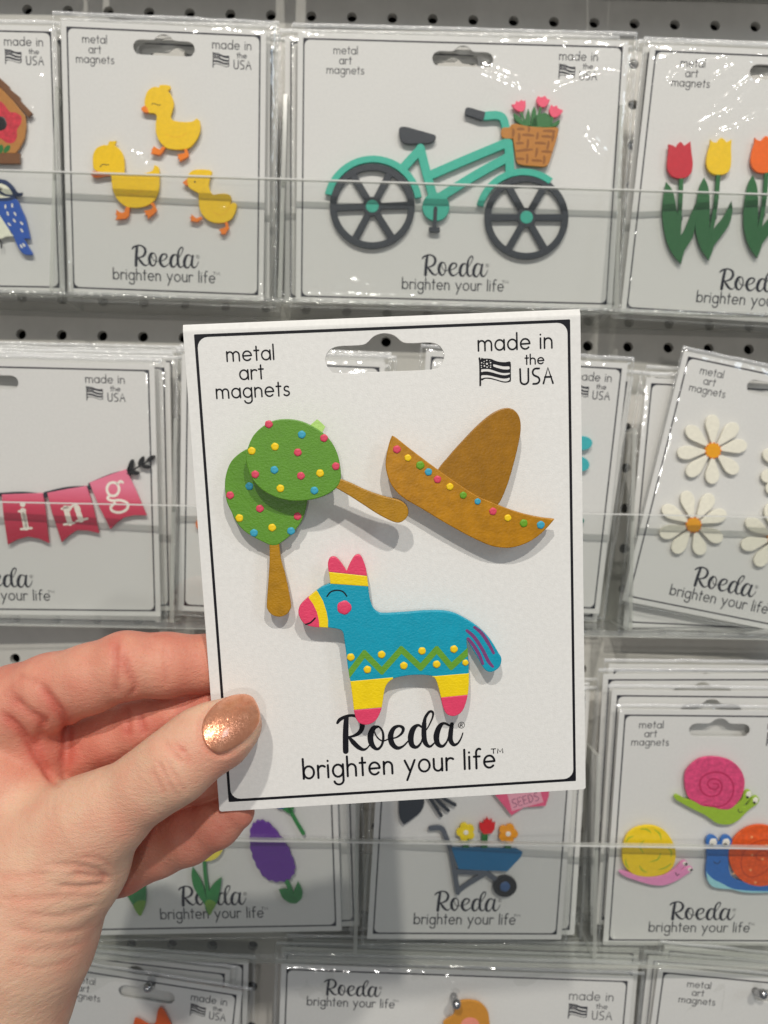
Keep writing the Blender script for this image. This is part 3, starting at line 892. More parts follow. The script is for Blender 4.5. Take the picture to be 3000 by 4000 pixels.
m.add('body', YEL, [(500, 880), (502, 835), (520, 800), (555, 783), (580, 782), (588, 762, 1), (628, 760, 1), (620, 785, 1), (650, 810), (668, 850), (672, 900), (672, 932), (700, 945), (750, 940), (800, 930), (824, 918), (833, 890, 1), (857, 905), (860, 950), (858, 1020), (840, 1070), (815, 1098), (780, 1115), (730, 1122), (680, 1115), (640, 1085), (612, 1040), (602, 990), (598, 950), (560, 938), (530, 928), (506, 912)])
m.add('beak', ORG, [(490, 936), (500, 925), (530, 926), (575, 936), (602, 946, 1), (560, 951), (520, 958), (497, 951)], dz=.06)
m.add('foot', ORG, [(678, 1116, 1), (670, 1145), (652, 1148), (625, 1130, 1), (628, 1148, 1), (620, 1155, 1), (632, 1165, 1), (622, 1187, 1), (680, 1180), (695, 1165), (700, 1118, 1)], dz=-.04, smooth=False)
m.add('foot', ORG, [(808, 1098, 1), (825, 1118), (815, 1130), (775, 1138, 1), (785, 1148, 1), (782, 1160, 1), (795, 1162, 1), (798, 1182, 1), (835, 1150), (847, 1135), (830, 1095, 1)], dz=-.04, smooth=False)
m.stroke('eye', LINE, [[(541, 901), (555, 888), (572, 890), (588, 889)]], 4)
m.stroke('wing', WING, [[(665, 1035), (700, 1048), (740, 1045), (770, 1028)]], 5)
m = Magnet(f, 'r1', 'duck_magnet', 'smallest yellow duckling magnet at the right of the duck card', 'magnet', (1150, 1110), ZF, group='duck magnets')
m.add('body', YEL, [(1022, 935), (1045, 918), (1085, 914), (1130, 918), (1145, 930), (1135, 960), (1128, 1000), (1135, 1030), (1152, 1050), (1180, 1046), (1215, 1045), (1243, 1055), (1250, 1080), (1240, 1103, 1), (1262, 1092, 1), (1278, 1105), (1272, 1140), (1255, 1175), (1230, 1195), (1190, 1205), (1140, 1198), (1100, 1170), (1078, 1130), (1072, 1080), (1070, 1045), (1050, 1032), (1020, 1012), (1010, 985), (1012, 960)])
m.add('beak', ORG, [(985, 985, 1), (1010, 965, 1), (1019, 1003, 1), (1000, 999)], dz=.06)
m.add('foot', ORG, [(1085, 1168, 1), (1060, 1178), (1030, 1155, 1), (1032, 1170, 1), (1022, 1175, 1), (1035, 1183, 1), (1025, 1192, 1), (1065, 1200), (1094, 1180, 1)], dz=-.04, smooth=False)
m.add('foot', ORG, [(1213, 1200, 1), (1218, 1225), (1180, 1240, 1), (1190, 1250, 1), (1195, 1265, 1), (1215, 1265, 1), (1237, 1232), (1228, 1198, 1)], dz=-.04, smooth=False)
m.dot('eye', LINE, 1052, 982, 5, hgt=.1)
m.stroke('wing', WING, [[(1150, 1140), (1180, 1160), (1215, 1150), (1240, 1110)]], 5)

f = FR['bicycle']
m = Magnet(f, 'r2', 'bicycle_magnet', 'teal bicycle magnet with a basket of pink tulips', 'magnet', (780, 830), ZF, puck=0)
def wheel(cx, cy, R, a0):
    ring = ell(cx, cy, R, n=64)
    w_ = m.add('wheel', CHAR, ring, smooth=False, holes=[ell(cx, cy, R - 29, n=40)], dz=-.35, z0=-1.3)
    for k in range(6):
        a = math.radians(a0 + 60 * k)
        p0 = (cx + 30 * math.cos(a), cy + 30 * math.sin(a)); p1 = (cx + (R - 22) * math.cos(a), cy + (R - 22) * math.sin(a))
        nx, ny = -math.sin(a) * 14, math.cos(a) * 14
        m.add('spoke', CHAR, [(p0[0] + nx, p0[1] + ny), (p1[0] + nx * 1.1, p1[1] + ny * 1.1), (p1[0] - nx * 1.1, p1[1] - ny * 1.1), (p0[0] - nx, p0[1] - ny)], smooth=False, dz=-.39 - .002 * k, z0=-1.25, parent=w_)
    m.add('hub', CHAR, ell(cx, cy, 42, n=28), smooth=False, dz=-.3, z0=-1.2, parent=w_)
    m.add('hub_cap', TEAL, ell(cx, cy, 28, n=24), smooth=False, dz=-.1, z0=-.9, parent=w_)
wheel(447, 890, 184, -2)
wheel(1114, 938, 182, 0)
def fender(cx, cy, r0, r1, a0, a1, n=22):
    pt = lambda r, a: (cx + r * math.cos(math.radians(a)), cy - r * math.sin(math.radians(a)))
    o = [pt(r1, a0 + (a1 - a0) * i / n) for i in range(n + 1)] + [pt(r0, a1 + (a0 - a1) * i / n) for i in range(n + 1)]
    m.add('fender', TEAL, o, smooth=False, dz=.03, z0=-1.3)
fender(450, 885, 184, 214, 167, 9)
fender(1100, 935, 178, 208, 166, 52)
m.tube('frame', TEAL, [[(655, 640), (680, 740), (706, 835)], [(650, 650), (612, 690), (578, 728)], [(708, 752), (860, 686), (1024, 618)], [(745, 848), (900, 752), (1035, 678)], [(1035, 618), (1040, 680), (1042, 745)]], 38)
m.add('crank_disc', TEAL, ell(722, 893, 59, 62, n=36), smooth=False, dz=.1, z0=-1.3)
m.tube('crank', CHAR, [[(720, 900), (718, 940), (716, 985)]], 17, dz=.35)
m.add('pedal', CHAR, [(692, 980, 1), (738, 982, 1), (740, 1000), (730, 1004), (698, 1002), (690, 995)], dz=.3, smooth=False)
m.tube('handlebar', TEAL, [[(935, 500), (985, 497), (1012, 510), (1024, 548)]], 34, dz=.05)
m.add('grip', CHAR, [(125, 255), (150, 230), (200, 235), (290, 262), (390, 290, 1), (370, 385, 1), (320, 395), (300, 380), (270, 378), (240, 362), (200, 352), (165, 335), (122, 322)], reg='bk', dz=.1)
m.add('saddle', CHAR, [(565, 552), (590, 547), (640, 560), (690, 574), (720, 585), (718, 605), (695, 617), (650, 621), (600, 622), (575, 610), (563, 580)], dz=.1)
for p in ([(752, 300, 1), (830, 350), (870, 400), (930, 470, 1), (860, 460), (780, 400), (755, 350)], [(940, 240, 1), (965, 320), (975, 472, 1), (900, 468, 1), (915, 340)],
          [(1022, 205, 1), (1045, 290), (1070, 475, 1), (980, 480, 1), (985, 300)], [(980, 485, 1), (1000, 380), (1060, 320), (1120, 305), (1170, 300), (1230, 350), (1260, 420), (1240, 490, 1), (1050, 490)],
          [(1350, 385, 1), (1345, 440), (1300, 480, 1), (1240, 488, 1), (1260, 440)]):
    m.add('leaf', GRN, p, reg='bk', dz=-.1 + .02 * (p[0][0] % 7))
m.stroke('stem', GRN, [[(845, 285), (880, 380), (915, 465)], [(1105, 230), (1075, 330)], [(1255, 360), (1240, 440)]], 30, reg='bk', dz=.02)
for p in ([(727, 190, 1), (770, 185), (787, 142, 1), (820, 158), (850, 132), (880, 148), (903, 132, 1), (908, 220), (880, 275), (840, 290), (780, 265), (740, 225)],
          [(1045, 130), (1070, 80, 1), (1110, 98), (1160, 77, 1), (1182, 112), (1223, 130, 1), (1205, 175), (1160, 225), (1110, 228), (1065, 190)],
          [(1210, 265), (1240, 190, 1), (1270, 217), (1310, 206), (1332, 240), (1393, 265, 1), (1370, 310), (1310, 355), (1260, 360), (1225, 320)]):
    m.add('tulip', PNK, p, reg='bk', dz=.12)
m.add('basket_bracket', BASK, [(590, 530), (620, 492), (690, 488), (725, 452), (760, 446, 1), (745, 640, 1), (640, 636), (597, 605)], reg='bk', dz=.2)
bs = m.add('basket', BASK, [(735, 455), (780, 446), (830, 456), (960, 480), (1150, 493), (1290, 490), (1330, 515), (1325, 570), (1290, 700), (1240, 860), (1200, 970), (1140, 1002), (1000, 995), (860, 980), (790, 940), (765, 800), (742, 640), (728, 520)], reg='bk', dz=.5)
for a, b in (((800, 515), (880, 518)), ((870, 590), (1005, 600)), ((1140, 540), (1280, 545)), ((785, 700), (870, 700)), ((1035, 695), (1160, 705)), ((785, 800), (990, 780)), ((1120, 805), (1240, 815)), ((795, 900), (880, 905)), ((990, 920), (1110, 930)), ((1120, 610), (1240, 620)),
             ((745, 520), (742, 600)), ((945, 495), (945, 545)), ((820, 580), (815, 660)), ((1060, 570), (1050, 640)), ((1265, 560), (1250, 670)), ((935, 660), (925, 750)), ((1200, 680), (1185, 770)), ((1050, 770), (1035, 870)), ((925, 850), (920, 950)), ((1145, 870), (1140, 960))):
    mid = ((a[0] + b[0]) / 2 + 4, (a[1] + b[1]) / 2 - 3)
    m.stroke('weave_strand', WEAVE, [[a + (26,), mid + (36,), b + (24,)]], 30, reg='bk', dz=.53, parent=bs)

f = FR['tulip']
TG = paint('tulip_leaf_green', (38, 98, 52)); TR = paint('tulip_red', (190, 36, 52)); TY = paint('tulip_yellow', (248, 206, 20)); TO = paint('tulip_orange', (245, 108, 14))
def tulip(lab, headc, head, stem, l1, l2, sh):
    m = Magnet(f, 'r3', 'tulip_magnet', lab, 'magnet', (stem[2][0] + sh[0], stem[2][1] + sh[1]), ZF, group='tulip magnets', puck=2.2)
    s = lambda p: [(q[0] + sh[0], q[1] + sh[1]) + tuple(q[2:]) for q in p]
    m.add('leaf', TG, s(l2), dz=-.06)
    m.add('leaf', TG, s(l1), dz=-.03)
    m.tube('stem', TG, [s(stem)], 28, dz=.04, bevel=.2)
    m.add('bloom', headc, head, dz=.12)
yh = [(808, 925, 1), (825, 942), (850, 948, 1), (866, 925), (882, 915), (900, 926), (915, 945, 1), (950, 925, 1), (947, 990), (948, 1060), (942, 1115), (922, 1148), (880, 1162), (830, 1158), (795, 1130), (780, 1080), (790, 1010), (803, 970)]
tulip('dark red tulip magnet with long green leaves', TR, [(530, 958, 1), (558, 965), (580, 980, 1), (592, 955), (610, 942), (625, 955), (635, 968, 1), (676, 938, 1), (682, 1000), (692, 1080), (685, 1140), (660, 1172), (620, 1186), (580, 1183), (545, 1165), (522, 1120), (522, 1060), (528, 1010)],
      [(616, 1180), (612, 1300), (604, 1450), (597, 1600)], [(515, 1207, 1), (558, 1265), (580, 1360), (597, 1480), (602, 1590), (622, 1640), (615, 1755, 1), (560, 1690), (515, 1590), (490, 1440), (495, 1320)],
      [(722, 1335, 1), (714, 1420), (705, 1520), (685, 1590), (640, 1660), (618, 1740, 1), (600, 1600), (640, 1520), (690, 1400)], (0, 0))
ys = [(862, 1160), (852, 1300), (832, 1440), (802, 1590)]
yl = [(768, 1178, 1), (795, 1240), (805, 1330), (805, 1450), (803, 1590), (830, 1640), (798, 1730, 1), (745, 1650), (712, 1540), (710, 1400), (735, 1250)]
yr = [(950, 1335, 1), (957, 1400), (935, 1490), (880, 1570), (830, 1640), (800, 1725, 1), (800, 1590), (840, 1510), (895, 1440)]
tulip('yellow tulip magnet with long green leaves', TY, yh, ys, yl, yr, (0, 0))
tulip('orange tulip magnet at the right edge of the photo', TO, [(q[0] + 296, q[1] - 12) + tuple(q[2:]) for q in yh], ys, yl, yr, (322, -15))

f = FR['birdhouse']
HT = paint('birdhouse_tan', (172, 118, 58)); RB = paint('roof_brown', (112, 74, 44)); RD = paint('flower_red', (190, 50, 64), var=.14)
m = Magnet(f, 'bb', 'birdhouse_magnet', 'tan birdhouse magnet with a red flower, cut by the left edge', 'magnet', (0, 500), ZF)
hr = [(0, 140), (120, 270), (240, 420), (250, 520), (232, 640), (190, 722), (150, 782)]
m.add('house_wall', HT, [(-x, y) for x, y in hr[::-1]] + hr, smooth=False)
rf = [(0, 60), (85, 138), (95, 166), (190, 243), (195, 276), (312, 400, 1), (270, 437, 1), (130, 280), (0, 148)]
m.add('roof', RB, [(q[0], q[1]) for q in rf] + [(-q[0], q[1]) for q in rf[::-1]], smooth=False, dz=.3)
pet = [(0, 285), (45, 320), (95, 385), (150, 392), (205, 432), (200, 500), (165, 555), (162, 625), (130, 680), (65, 682), (0, 640)]
m.add('painted_flower', RD, pet + [(-x, y) for x, y in pet[::-1][1:-1]], dz=.06, z0=-.2, bevel=.02)
m.dot('entrance_hole', BLK, 4, 497, 62, ry=68, hgt=.12, dz=.06)
for cx, a in ((66, -.9), (8, -1.4)):
    m.add('leaf', GRN, ell(cx, 742, 44, 24, a=a), smooth=False, dz=.07, z0=-.1, bevel=.02)
m.add('perch_base', RB, [(-200, 782), (192, 785), (190, 885), (-200, 882)], smooth=False, dz=.4)
BD = paint('bird_navy', (28, 50, 92)); BB = paint('bird_blue', (36, 84, 172)); BC = paint('bird_cream', (232, 232, 212))
m = Magnet(f, 'bb', 'bird_magnet', 'blue and cream bird magnet under the birdhouse', 'magnet', (40, 1420), ZF)
m.add('belly', BC, [(-60, 1230), (20, 1230), (90, 1520), (128, 1575), (60, 1582), (0, 1602), (-100, 1570), (-150, 1450), (-130, 1300)], dz=-.05)
m.add('wing', BB, [(-10, 1235), (60, 1242), (155, 1222), (200, 1310), (240, 1400), (275, 1540), (290, 1602, 1), (228, 1602, 1), (270, 1675), (312, 1745), (290, 1758), (220, 1745), (160, 1660), (125, 1570), (90, 1520), (30, 1430), (-20, 1340)], dz=.1)
m.add('head', BD, [(-10, 1030), (60, 1042), (120, 1092), (165, 1155), (215, 1160, 1), (200, 1188), (150, 1196), (130, 1230), (60, 1243), (-10, 1243), (-100, 1210), (-120, 1110), (-70, 1045)], dz=.16)
m.add('face_patch', BC, [(-20, 1078), (45, 1086), (88, 1120), (118, 1165), (112, 1195), (70, 1208), (-20, 1208), (-60, 1150)], dz=.2, z0=-.1, bevel=.02)
m.stroke('eye_stripe', BD, [[(-60, 1130, 24), (0, 1155, 26), (50, 1185, 22), (125, 1192, 14)]], 22, dz=.24)
m.dot('eye', BLK, 6, 1125, 16, dz=.2, hgt=.12); m.dot('eye_glint', WHT, 8, 1122, 6, dz=.3, hgt=.06)
for x, y, a in ((52, 1295, 1.5), (118, 1285, 1.5), (75, 1362, 1.2), (145, 1365, 1.1), (138, 1430, .9), (90, 1465, .8), (208, 1455, .8), (210, 1525, 1.0), (205, 1676, 1.), (230, 1664, 1.)):
    m.add('feather_fleck', WHT, ell(x, y, 22, 9, n=14, a=a), smooth=False, dz=.13, z0=-.05, bevel=.01)
m.stroke('claw', BLK, [[(-20, 1600), (10, 1640), (14, 1690)]], 14)

f = FR['banner']
def grad_mat():
    mt, nt, out = newmat('banner_pink_fade')
    L = nt.links.new
    p = N(nt, 'ShaderNodeBsdfPrincipled', Roughness=.45)
    tc = N(nt, 'ShaderNodeTexCoord'); sp = N(nt, 'ShaderNodeSeparateXYZ'); mr = N(nt, 'ShaderNodeMapRange')
    mr.inputs[1].default_value = -0.015; mr.inputs[2].default_value = 0.014
    rp = N(nt, 'ShaderNodeValToRGB')
    c = [srgb(x) for x in ((185, 32, 62), (214, 60, 92), (238, 130, 158))]
    rp.color_ramp.elements[0].color = (*c[0], 1); rp.color_ramp.elements[1].color = (*c[2], 1)
    e = rp.color_ramp.elements.new(.55); e.color = (*c[1], 1)
    L(tc.outputs['Object'], sp.inputs[0]); L(sp.outputs['Y'], mr.inputs[0]); L(mr.outputs[0], rp.inputs[0]); L(rp.outputs[0], p.inputs['Base Color'])
    L(p.outputs[0], out.inputs[0])
    return mt
GM = grad_mat()
m = Magnet(f, 'r4', 'banner_magnet', 'pink bunting magnet with white letters i n g and a black sprig', 'magnet', (380, 1200), ZF)
m.tube('string', CHAR, [[(-30, 1120), (120, 1112), (250, 1125)], [(250, 1112), (370, 1085), (500, 1078)], [(500, 1060), (620, 1010), (720, 985)]], 22, dz=-.4)
m.add('flag', GM, [(8, 1116), (238, 1108), (252, 1200), (272, 1388), (215, 1362), (155, 1352), (95, 1368), (42, 1397), (18, 1230)], smooth=False, label='pink flag with the white letter i')
m.add('flag', GM, [(262, 1107), (370, 1086), (482, 1068), (520, 1190), (552, 1333), (490, 1318), (430, 1315), (385, 1345), (343, 1383), (290, 1220)], smooth=False, label='pink flag with the white letter n')
m.add('flag', GM, [(497, 1050), (600, 1010), (702, 975), (760, 1100), (817, 1233), (750, 1232), (690, 1245), (650, 1275), (615, 1310), (550, 1180)], smooth=False, label='pink flag with the white letter g')
m.stroke('letter', WHT, [[(128, 1205), (138, 1255), (147, 1302)], [(106, 1210), (140, 1203)], [(118, 1309), (176, 1303)]], 13, smooth=2)
m.stroke('letter', WHT, [[(127, 1205), (146, 1302)]], 30, smooth=0)
m.dot('letter_dot', WHT, 126, 1172, 15, hgt=.08)
m.stroke('letter', WHT, [[(366, 1190), (390, 1276)], [(428, 1190), (452, 1258)]], 30, smooth=0)
m.stroke('letter', WHT, [[(345, 1196), (385, 1184)], [(358, 1283), (414, 1274)], [(428, 1264), (487, 1250)], [(385, 1205), (405, 1178), (432, 1178), (444, 1200)]], 13, smooth=3)
m.stroke('letter', WHT, [ell(630, 1086, 34, 38, n=20)], 15, closed=True, smooth=0)
m.stroke('letter', WHT, [[(655, 1056), (672, 1042), (684, 1048)], [(612, 1120), (600, 1138), (625, 1150), (672, 1148), (712, 1166), (706, 1198), (668, 1216), (628, 1208), (618, 1186), (640, 1164)]], 15, smooth=4)
m.stroke('sprig_stem', BLK, [[(712, 1000), (760, 968), (800, 945), (862, 905)]], 9, dz=.05)
for x, y, rx, ry, a in ((728, 958, 40, 15, -1.3), (752, 995, 24, 13, .15), (786, 930, 30, 13, -1.1), (812, 960, 26, 12, .25), (840, 915, 28, 13, -.55), (720, 985, 28, 12, 1.4)):
    m.add('leaf', BLK, ell(x, y, rx, ry, n=18, a=a), smooth=False, dz=.02)

f = FR['cardB']
TP = paint('petal_teal', (60, 170, 176))
m = Magnet(f, 'rb', 'teal_flower_magnet', 'teal flower magnet half hidden behind the held card', 'magnet', (60, 1020), ZF)
for p in (ell(120, 953, 68, 46, a=-.05), ell(108, 1085, 62, 47, a=.25), ell(20, 900, 62, 44, a=-1.2), ell(10, 1140, 62, 44, a=1.2)): m.add('petal', TP, p, smooth=False, dz=.02 * (p[0][0] % 5))
m = Magnet(f, 'rb', 'small_flower_magnet', 'small green magnet just right of the held card', 'magnet', (110, 1450), ZF, puck=0)
m.add('petal', paint('deep_teal', (40, 120, 110)), ell(112, 1450, 24, 18, n=20), smooth=False)
f = FR['cardA']
m = Magnet(f, 'r4', 'orange_flower_magnet', 'orange magnet mostly hidden left of the held card', 'magnet', (1125, 1282), ZF, puck=0)
m.add('petal', paint('petal_orange', (214, 112, 50)), ell(1122, 1282, 32, 34, n=24), smooth=False)

f = FR['daisy']
DW = paint('daisy_cream', (240, 236, 220)); DY = paint('daisy_centre', (238, 166, 16)); DO = paint('daisy_stamen', (222, 110, 30))
def daisy(lab, cx, cy, tips, R=50):
    m = Magnet(f, 'rb', 'daisy_magnet', lab, 'magnet', (cx, cy), 2.6, group='daisy magnets', puck=3)
    for i, (tx, ty) in enumerate(tips):
        a = math.atan2(ty - cy, tx - cx); Lg = math.hypot(tx - cx, ty - cy)
        w_ = 44
        prof = [(.2, 7), (.45, .62 * w_), (.7, w_), (.88, .86 * w_), (.975, .45 * w_)]
        pts = [(Lg * s, h) for s, h in prof] + [(Lg, 0)] + [(Lg * s, -h) for s, h in prof[::-1]]
        m.add('petal', DW, [(cx + x * math.cos(a) - y * math.sin(a), cy + x * math.sin(a) + y * math.cos(a)) for x, y in pts], dz=-.005 * i)
    m.add('flower_centre', DY, ell(cx, cy, R, n=52, k=13, amp=.04), smooth=False, dz=.25)
    for k in range(13):
        a = 2 * math.pi * k / 13
        m.dot('stamen', DO, cx + R * .97 * math.cos(a), cy + R * .97 * math.sin(a), 6, dz=.02, hgt=.3)
daisy('upper left daisy magnet with eight white petals', 960, 1000, [(957, 770), (1115, 828), (1178, 962), (1118, 1142), (955, 1213), (798, 1160), (733, 1018), (793, 848)])
daisy('lower left daisy magnet crossed by the tray lip', 836, 1477, [(785, 1260), (955, 1280), (1046, 1398), (1020, 1572), (888, 1668), (712, 1655), (620, 1538), (638, 1362)], 48)
daisy('upper right daisy magnet cut off by the edge of the photo', 1478, 1108, [(1475, 880), (1640, 960), (1700, 1080), (1640, 1250), (1470, 1330), (1310, 1270), (1272, 1180), (1285, 1010)])
daisy('lower right daisy magnet cut off by the edge of the photo', 1362, 1562, [(1325, 1340), (1480, 1360), (1590, 1500), (1560, 1650), (1430, 1770), (1240, 1738), (1142, 1612), (1175, 1445)])

f = FR['flower']
PU = paint('hyacinth_purple', (92, 44, 138), k=1.05); LG = paint('lime_green', (108, 150, 48)); TG2 = paint('mid_green', (44, 124, 62))
m = Magnet(f, 'b1', 'hyacinth_magnet', 'purple hyacinth magnet right of the little finger', 'magnet', (1100, 480), ZF)
m.tube('stem', TG2, [[(1160, 610), (1190, 660), (1212, 720)]], 24, dz=-.1)
for p in ([(1138, 690, 1), (1170, 685), (1200, 695), (1228, 730), (1236, 766, 1), (1200, 762), (1160, 735)], [(1245, 645, 1), (1268, 690), (1268, 735), (1236, 766, 1), (1215, 730), (1225, 690)]): m.add('leaf', TG2, p)
hy = cr([(1005, 310), (1040, 300), (1090, 322), (1145, 385), (1190, 450), (1222, 530), (1228, 575), (1205, 618), (1160, 638), (1100, 636), (1050, 608), (1010, 545), (985, 480), (975, 410), (980, 345)], 6)
hy2 = []
for i, p in enumerate(hy):
    cx, cy = 1100, 470
    k = .975 + .06 * abs(math.sin(i * math.pi / 4.5))
    hy2.append((cx + (p[0] - cx) * k, cy + (p[1] - cy) * k))
m.add('bloom', PU, hy2, smooth=False, dz=.1)
YT = paint('pale_tulip_yellow', (230, 214, 80))
m = Magnet(f, 'b1', 'yellow_tulip_magnet', 'pale yellow tulip magnet with two green leaves over the logo', 'magnet', (735, 640), ZF, puck=0)
m.tube('stem', TG2, [[(716, 510), (722, 600), (738, 720)]], 20, dz=-.1)
m.add('leaf', TG2, [(650, 562, 1), (695, 630), (725, 715), (748, 828, 1), (700, 740), (660, 680), (645, 610)]); m.add('leaf', TG2, [(815, 620, 1), (806, 690), (788, 765), (748, 830, 1), (722, 790), (738, 710), (770, 655)], dz=.03)
m.add('leaf_tip', LG, [(722, 760), (745, 740), (785, 760), (768, 800), (748, 832), (732, 800)], dz=.08, z0=-1)
m.add('bloom', YT, ell(735, 430, 92, 96), smooth=False, dz=.08)
m = Magnet(f, 'b1', 'leaf_magnet', 'single green leaf magnet beside the wrist', 'magnet', (335, 730), ZF, puck=0)
m.add('leaf', TG2, [(270, 690), (300, 620), (375, 640), (388, 740), (376, 800), (356, 834, 1), (322, 785)]); m.add('leaf_tip', LG, [(318, 770), (350, 745), (387, 750), (376, 800), (356, 836), (324, 795)], dz=.04, z0=-1)
m = Magnet(f, 'b1', 'flower_stem_magnet', 'green flower stem magnet hanging below the held card', 'magnet', (1200, 260), ZF, puck=0)
m.tube('stem', TG2, [[(1160, 130), (1195, 225), (1230, 295), (1276, 372)]], 20)
m.add('leaf', TG2, [(1140, 215), (1180, 205), (1222, 222), (1205, 258), (1180, 250)]); m.add('petal', paint('small_blue', (60, 90, 150)), ell(1150, 190, 42, n=20), smooth=False, dz=.1)
m = Magnet(f, 'px', 'thin_stem_magnet', 'thin green stem magnet seen between the fingers', 'magnet', (756, 3120), ZF, puck=0)
m.tube('stem', TG2, [[(752, 3050), (756, 3110), (752, 3190)]], 16)

f = FR['wheel']
WB = paint('wheelbarrow_blue', (14, 102, 150)); GY = paint('slate_grey', (84, 90, 100))
m = Magnet(f, 'b2', 'wheelbarrow_magnet', 'blue wheelbarrow magnet filled with flowers', 'magnet', (820, 500), ZF)
m.tube('barrow_frame', GY, [[(552, 343), (612, 343), (640, 395), (668, 480), (706, 705)], [(706, 696), (770, 650), (858, 598)], [(702, 588), (780, 590), (862, 588)], [(862, 592), (900, 618), (950, 655)]], 27, dz=-.1)
m.add('tub', WB, [(668, 450, 1), (850, 452), (1035, 455), (1070, 476), (1060, 502), (985, 582, 1), (850, 578), (708, 570, 1)], smooth=False, dz=.2)
w_ = m.add('wheel', BLK, ell(970, 668, 68, 60, n=36), smooth=False, dz=.1); m.dot('hub', paint('hub_blue', (58, 88, 132)), 970, 668, 29, dz=.1, hgt=.5)
m.tube('stem', GRN, [[(752, 380), (752, 452)], [(858, 375), (856, 452)], [(990, 395), (988, 455)]], 34, dz=-.1)
def posy(cx, cy, R, matp, rot_):
    for k in range(5):
        a = rot_ + 2 * math.pi * k / 5
        m.add('petal', matp, ell(cx + R * .56 * math.cos(a), cy + R * .56 * math.sin(a), R * .42, n=18), smooth=False, dz=.1 + .01 * k)
    m.add('petal', matp, ell(cx, cy, R * .45, n=18), smooth=False, dz=.17)
    m.dot('flower_centre', WHT, cx, cy, R * .26, dz=.17)
posy(750, 363, 55, paint('posy_yellow', (242, 214, 20)), -1.9); posy(988, 371, 58, paint('posy_orange', (244, 160, 18)), -1.2)
m.add('tulip', paint('tulip_bright_red', (206, 22, 30)), [(828, 308, 1), (848, 315, 1), (852, 292, 1), (862, 298, 1), (872, 278, 1), (882, 298, 1), (898, 290, 1), (900, 312, 1), (916, 308, 1), (912, 345), (896, 370), (850, 374), (828, 345)], dz=.15, smooth=False)
m = Magnet(f, 'b2', 'garden_trowel_magnet', 'dark grey trowel magnet showing below the held card', 'magnet', (440, 200), ZF)
m.add('blade', CHAR, [(385, 130), (470, 90), (515, 170), (505, 235), (470, 272), (402, 322, 1), (380, 290), (372, 235)])
m = Magnet(f, 'b2', 'garden_rake_magnet', 'dark grey hand rake magnet beside the trowel', 'magnet', (600, 190), ZF, puck=0)
m.tube('tine', CHAR, [[(540, 160), (575, 215), (612, 270)]], 18); m.tube('tine', CHAR, [[(560, 150), (605, 200), (652, 242)]], 18, dz=.02); m.tube('tine', CHAR, [[(590, 150), (640, 182), (690, 210)]], 18, dz=.04)
m = Magnet(f, 'b2', 'seed_packet_magnet', 'pink seed packet magnet lettered SEEDS', 'magnet', (1080, 180), ZF)
m.add('packet', paint('packet_pink', (222, 92, 128)), [(880, 110), (1225, 80), (1218, 160), (1200, 215), (1080, 222), (1008, 269)], smooth=False)
m.add('label_panel', paint('packet_light', (236, 168, 186)), [(975, 120), (1160, 100), (1187, 192), (1010, 242)], smooth=False, dz=.05, z0=-.1, bevel=.02)
p0, p1 = m.loc([(1018, 222), (1162, 180)])
ang = math.atan2(p1[1] - p0[1], p1[0] - p0[0])
Vt, Ft = join(text_data('SEEDS', 0, math.hypot(p1[0] - p0[0], p1[1] - p0[1]), 0, 3.1, .5, m.zf + .08))
Vt = [(p0[0] + x * math.cos(ang) - y * math.sin(ang), p0[1] + x * math.sin(ang) + y * math.cos(ang), z) for x, y, z in Vt]
m._o('lettering', Vt, Ft, paint('print_mauve', (150, 80, 110)))

f = FR['snail']
SP = paint('snail_shell_pink', (208, 68, 116), var=.12); SPD = paint('snail_spiral', (176, 30, 80)); SG = paint('snail_green', (146, 178, 46)); SY = paint('snail_yellow', (240, 206, 10)); SL = paint('swirl_olive', (160, 176, 26))
SK = paint('snail_light_pink', (222, 140, 186)); SB = paint('snail_blue', (44, 104, 178)); SO = paint('snail_orange', (222, 82, 6), var=.12); SLB = paint('snail_pale_blue', (150, 206, 214)); SOD = paint('snail_dark_orange', (186, 60, 4))
m = Magnet(f, 'sn', 'snail_magnet', 'green snail magnet with a pink spiral shell', 'magnet', (680, 640), ZF, group='snail magnets')
m.add('body', SG, [(170, 738), (182, 716), (215, 714), (300, 760), (400, 785), (520, 850), (640, 862), (740, 892), (850, 892), (930, 840), (1000, 780), (1028, 700), (1060, 660), (1105, 658), (1130, 700), (1115, 750), (1060, 812), (1022, 862, 1), (1070, 845), (1120, 770), (1160, 730), (1205, 735), (1222, 780), (1190, 830), (1120, 880), (1040, 950), (960, 1030), (870, 1075), (770, 1080), (680, 1055), (560, 970), (420, 900), (290, 830), (195, 775)])
sh = m.add('shell', SP, [(300, 540), (310, 440), (370, 350), (480, 270), (620, 243), (780, 260), (900, 310), (990, 400), (1038, 520), (1032, 640), (985, 760), (910, 850), (840, 890), (740, 887), (640, 862), (520, 848), (420, 792), (350, 750), (312, 650)], dz=.12)
m.stroke('spiral', SPD, [[(655, 570, 12), (700, 575), (716, 605), (680, 640), (620, 630), (580, 580), (610, 525), (680, 513), (742, 555), (756, 630), (715, 700), (630, 730), (540, 700), (487, 615), (500, 510), (590, 445), (720, 430), (830, 480), (895, 580), (890, 700), (830, 800), (740, 850), (640, 852), (540, 835, 10)]] if False else [[(655, 570), (700, 575), (716, 605), (680, 640), (620, 630), (580, 580), (610, 525), (680, 513), (742, 555), (756, 630), (715, 700), (630, 730), (540, 700), (487, 615), (500, 510), (590, 445), (720, 430), (830, 480), (895, 580), (890, 700), (830, 800), (740, 850), (640, 852), (540, 835)]], 18, dz=.15, parent=sh)
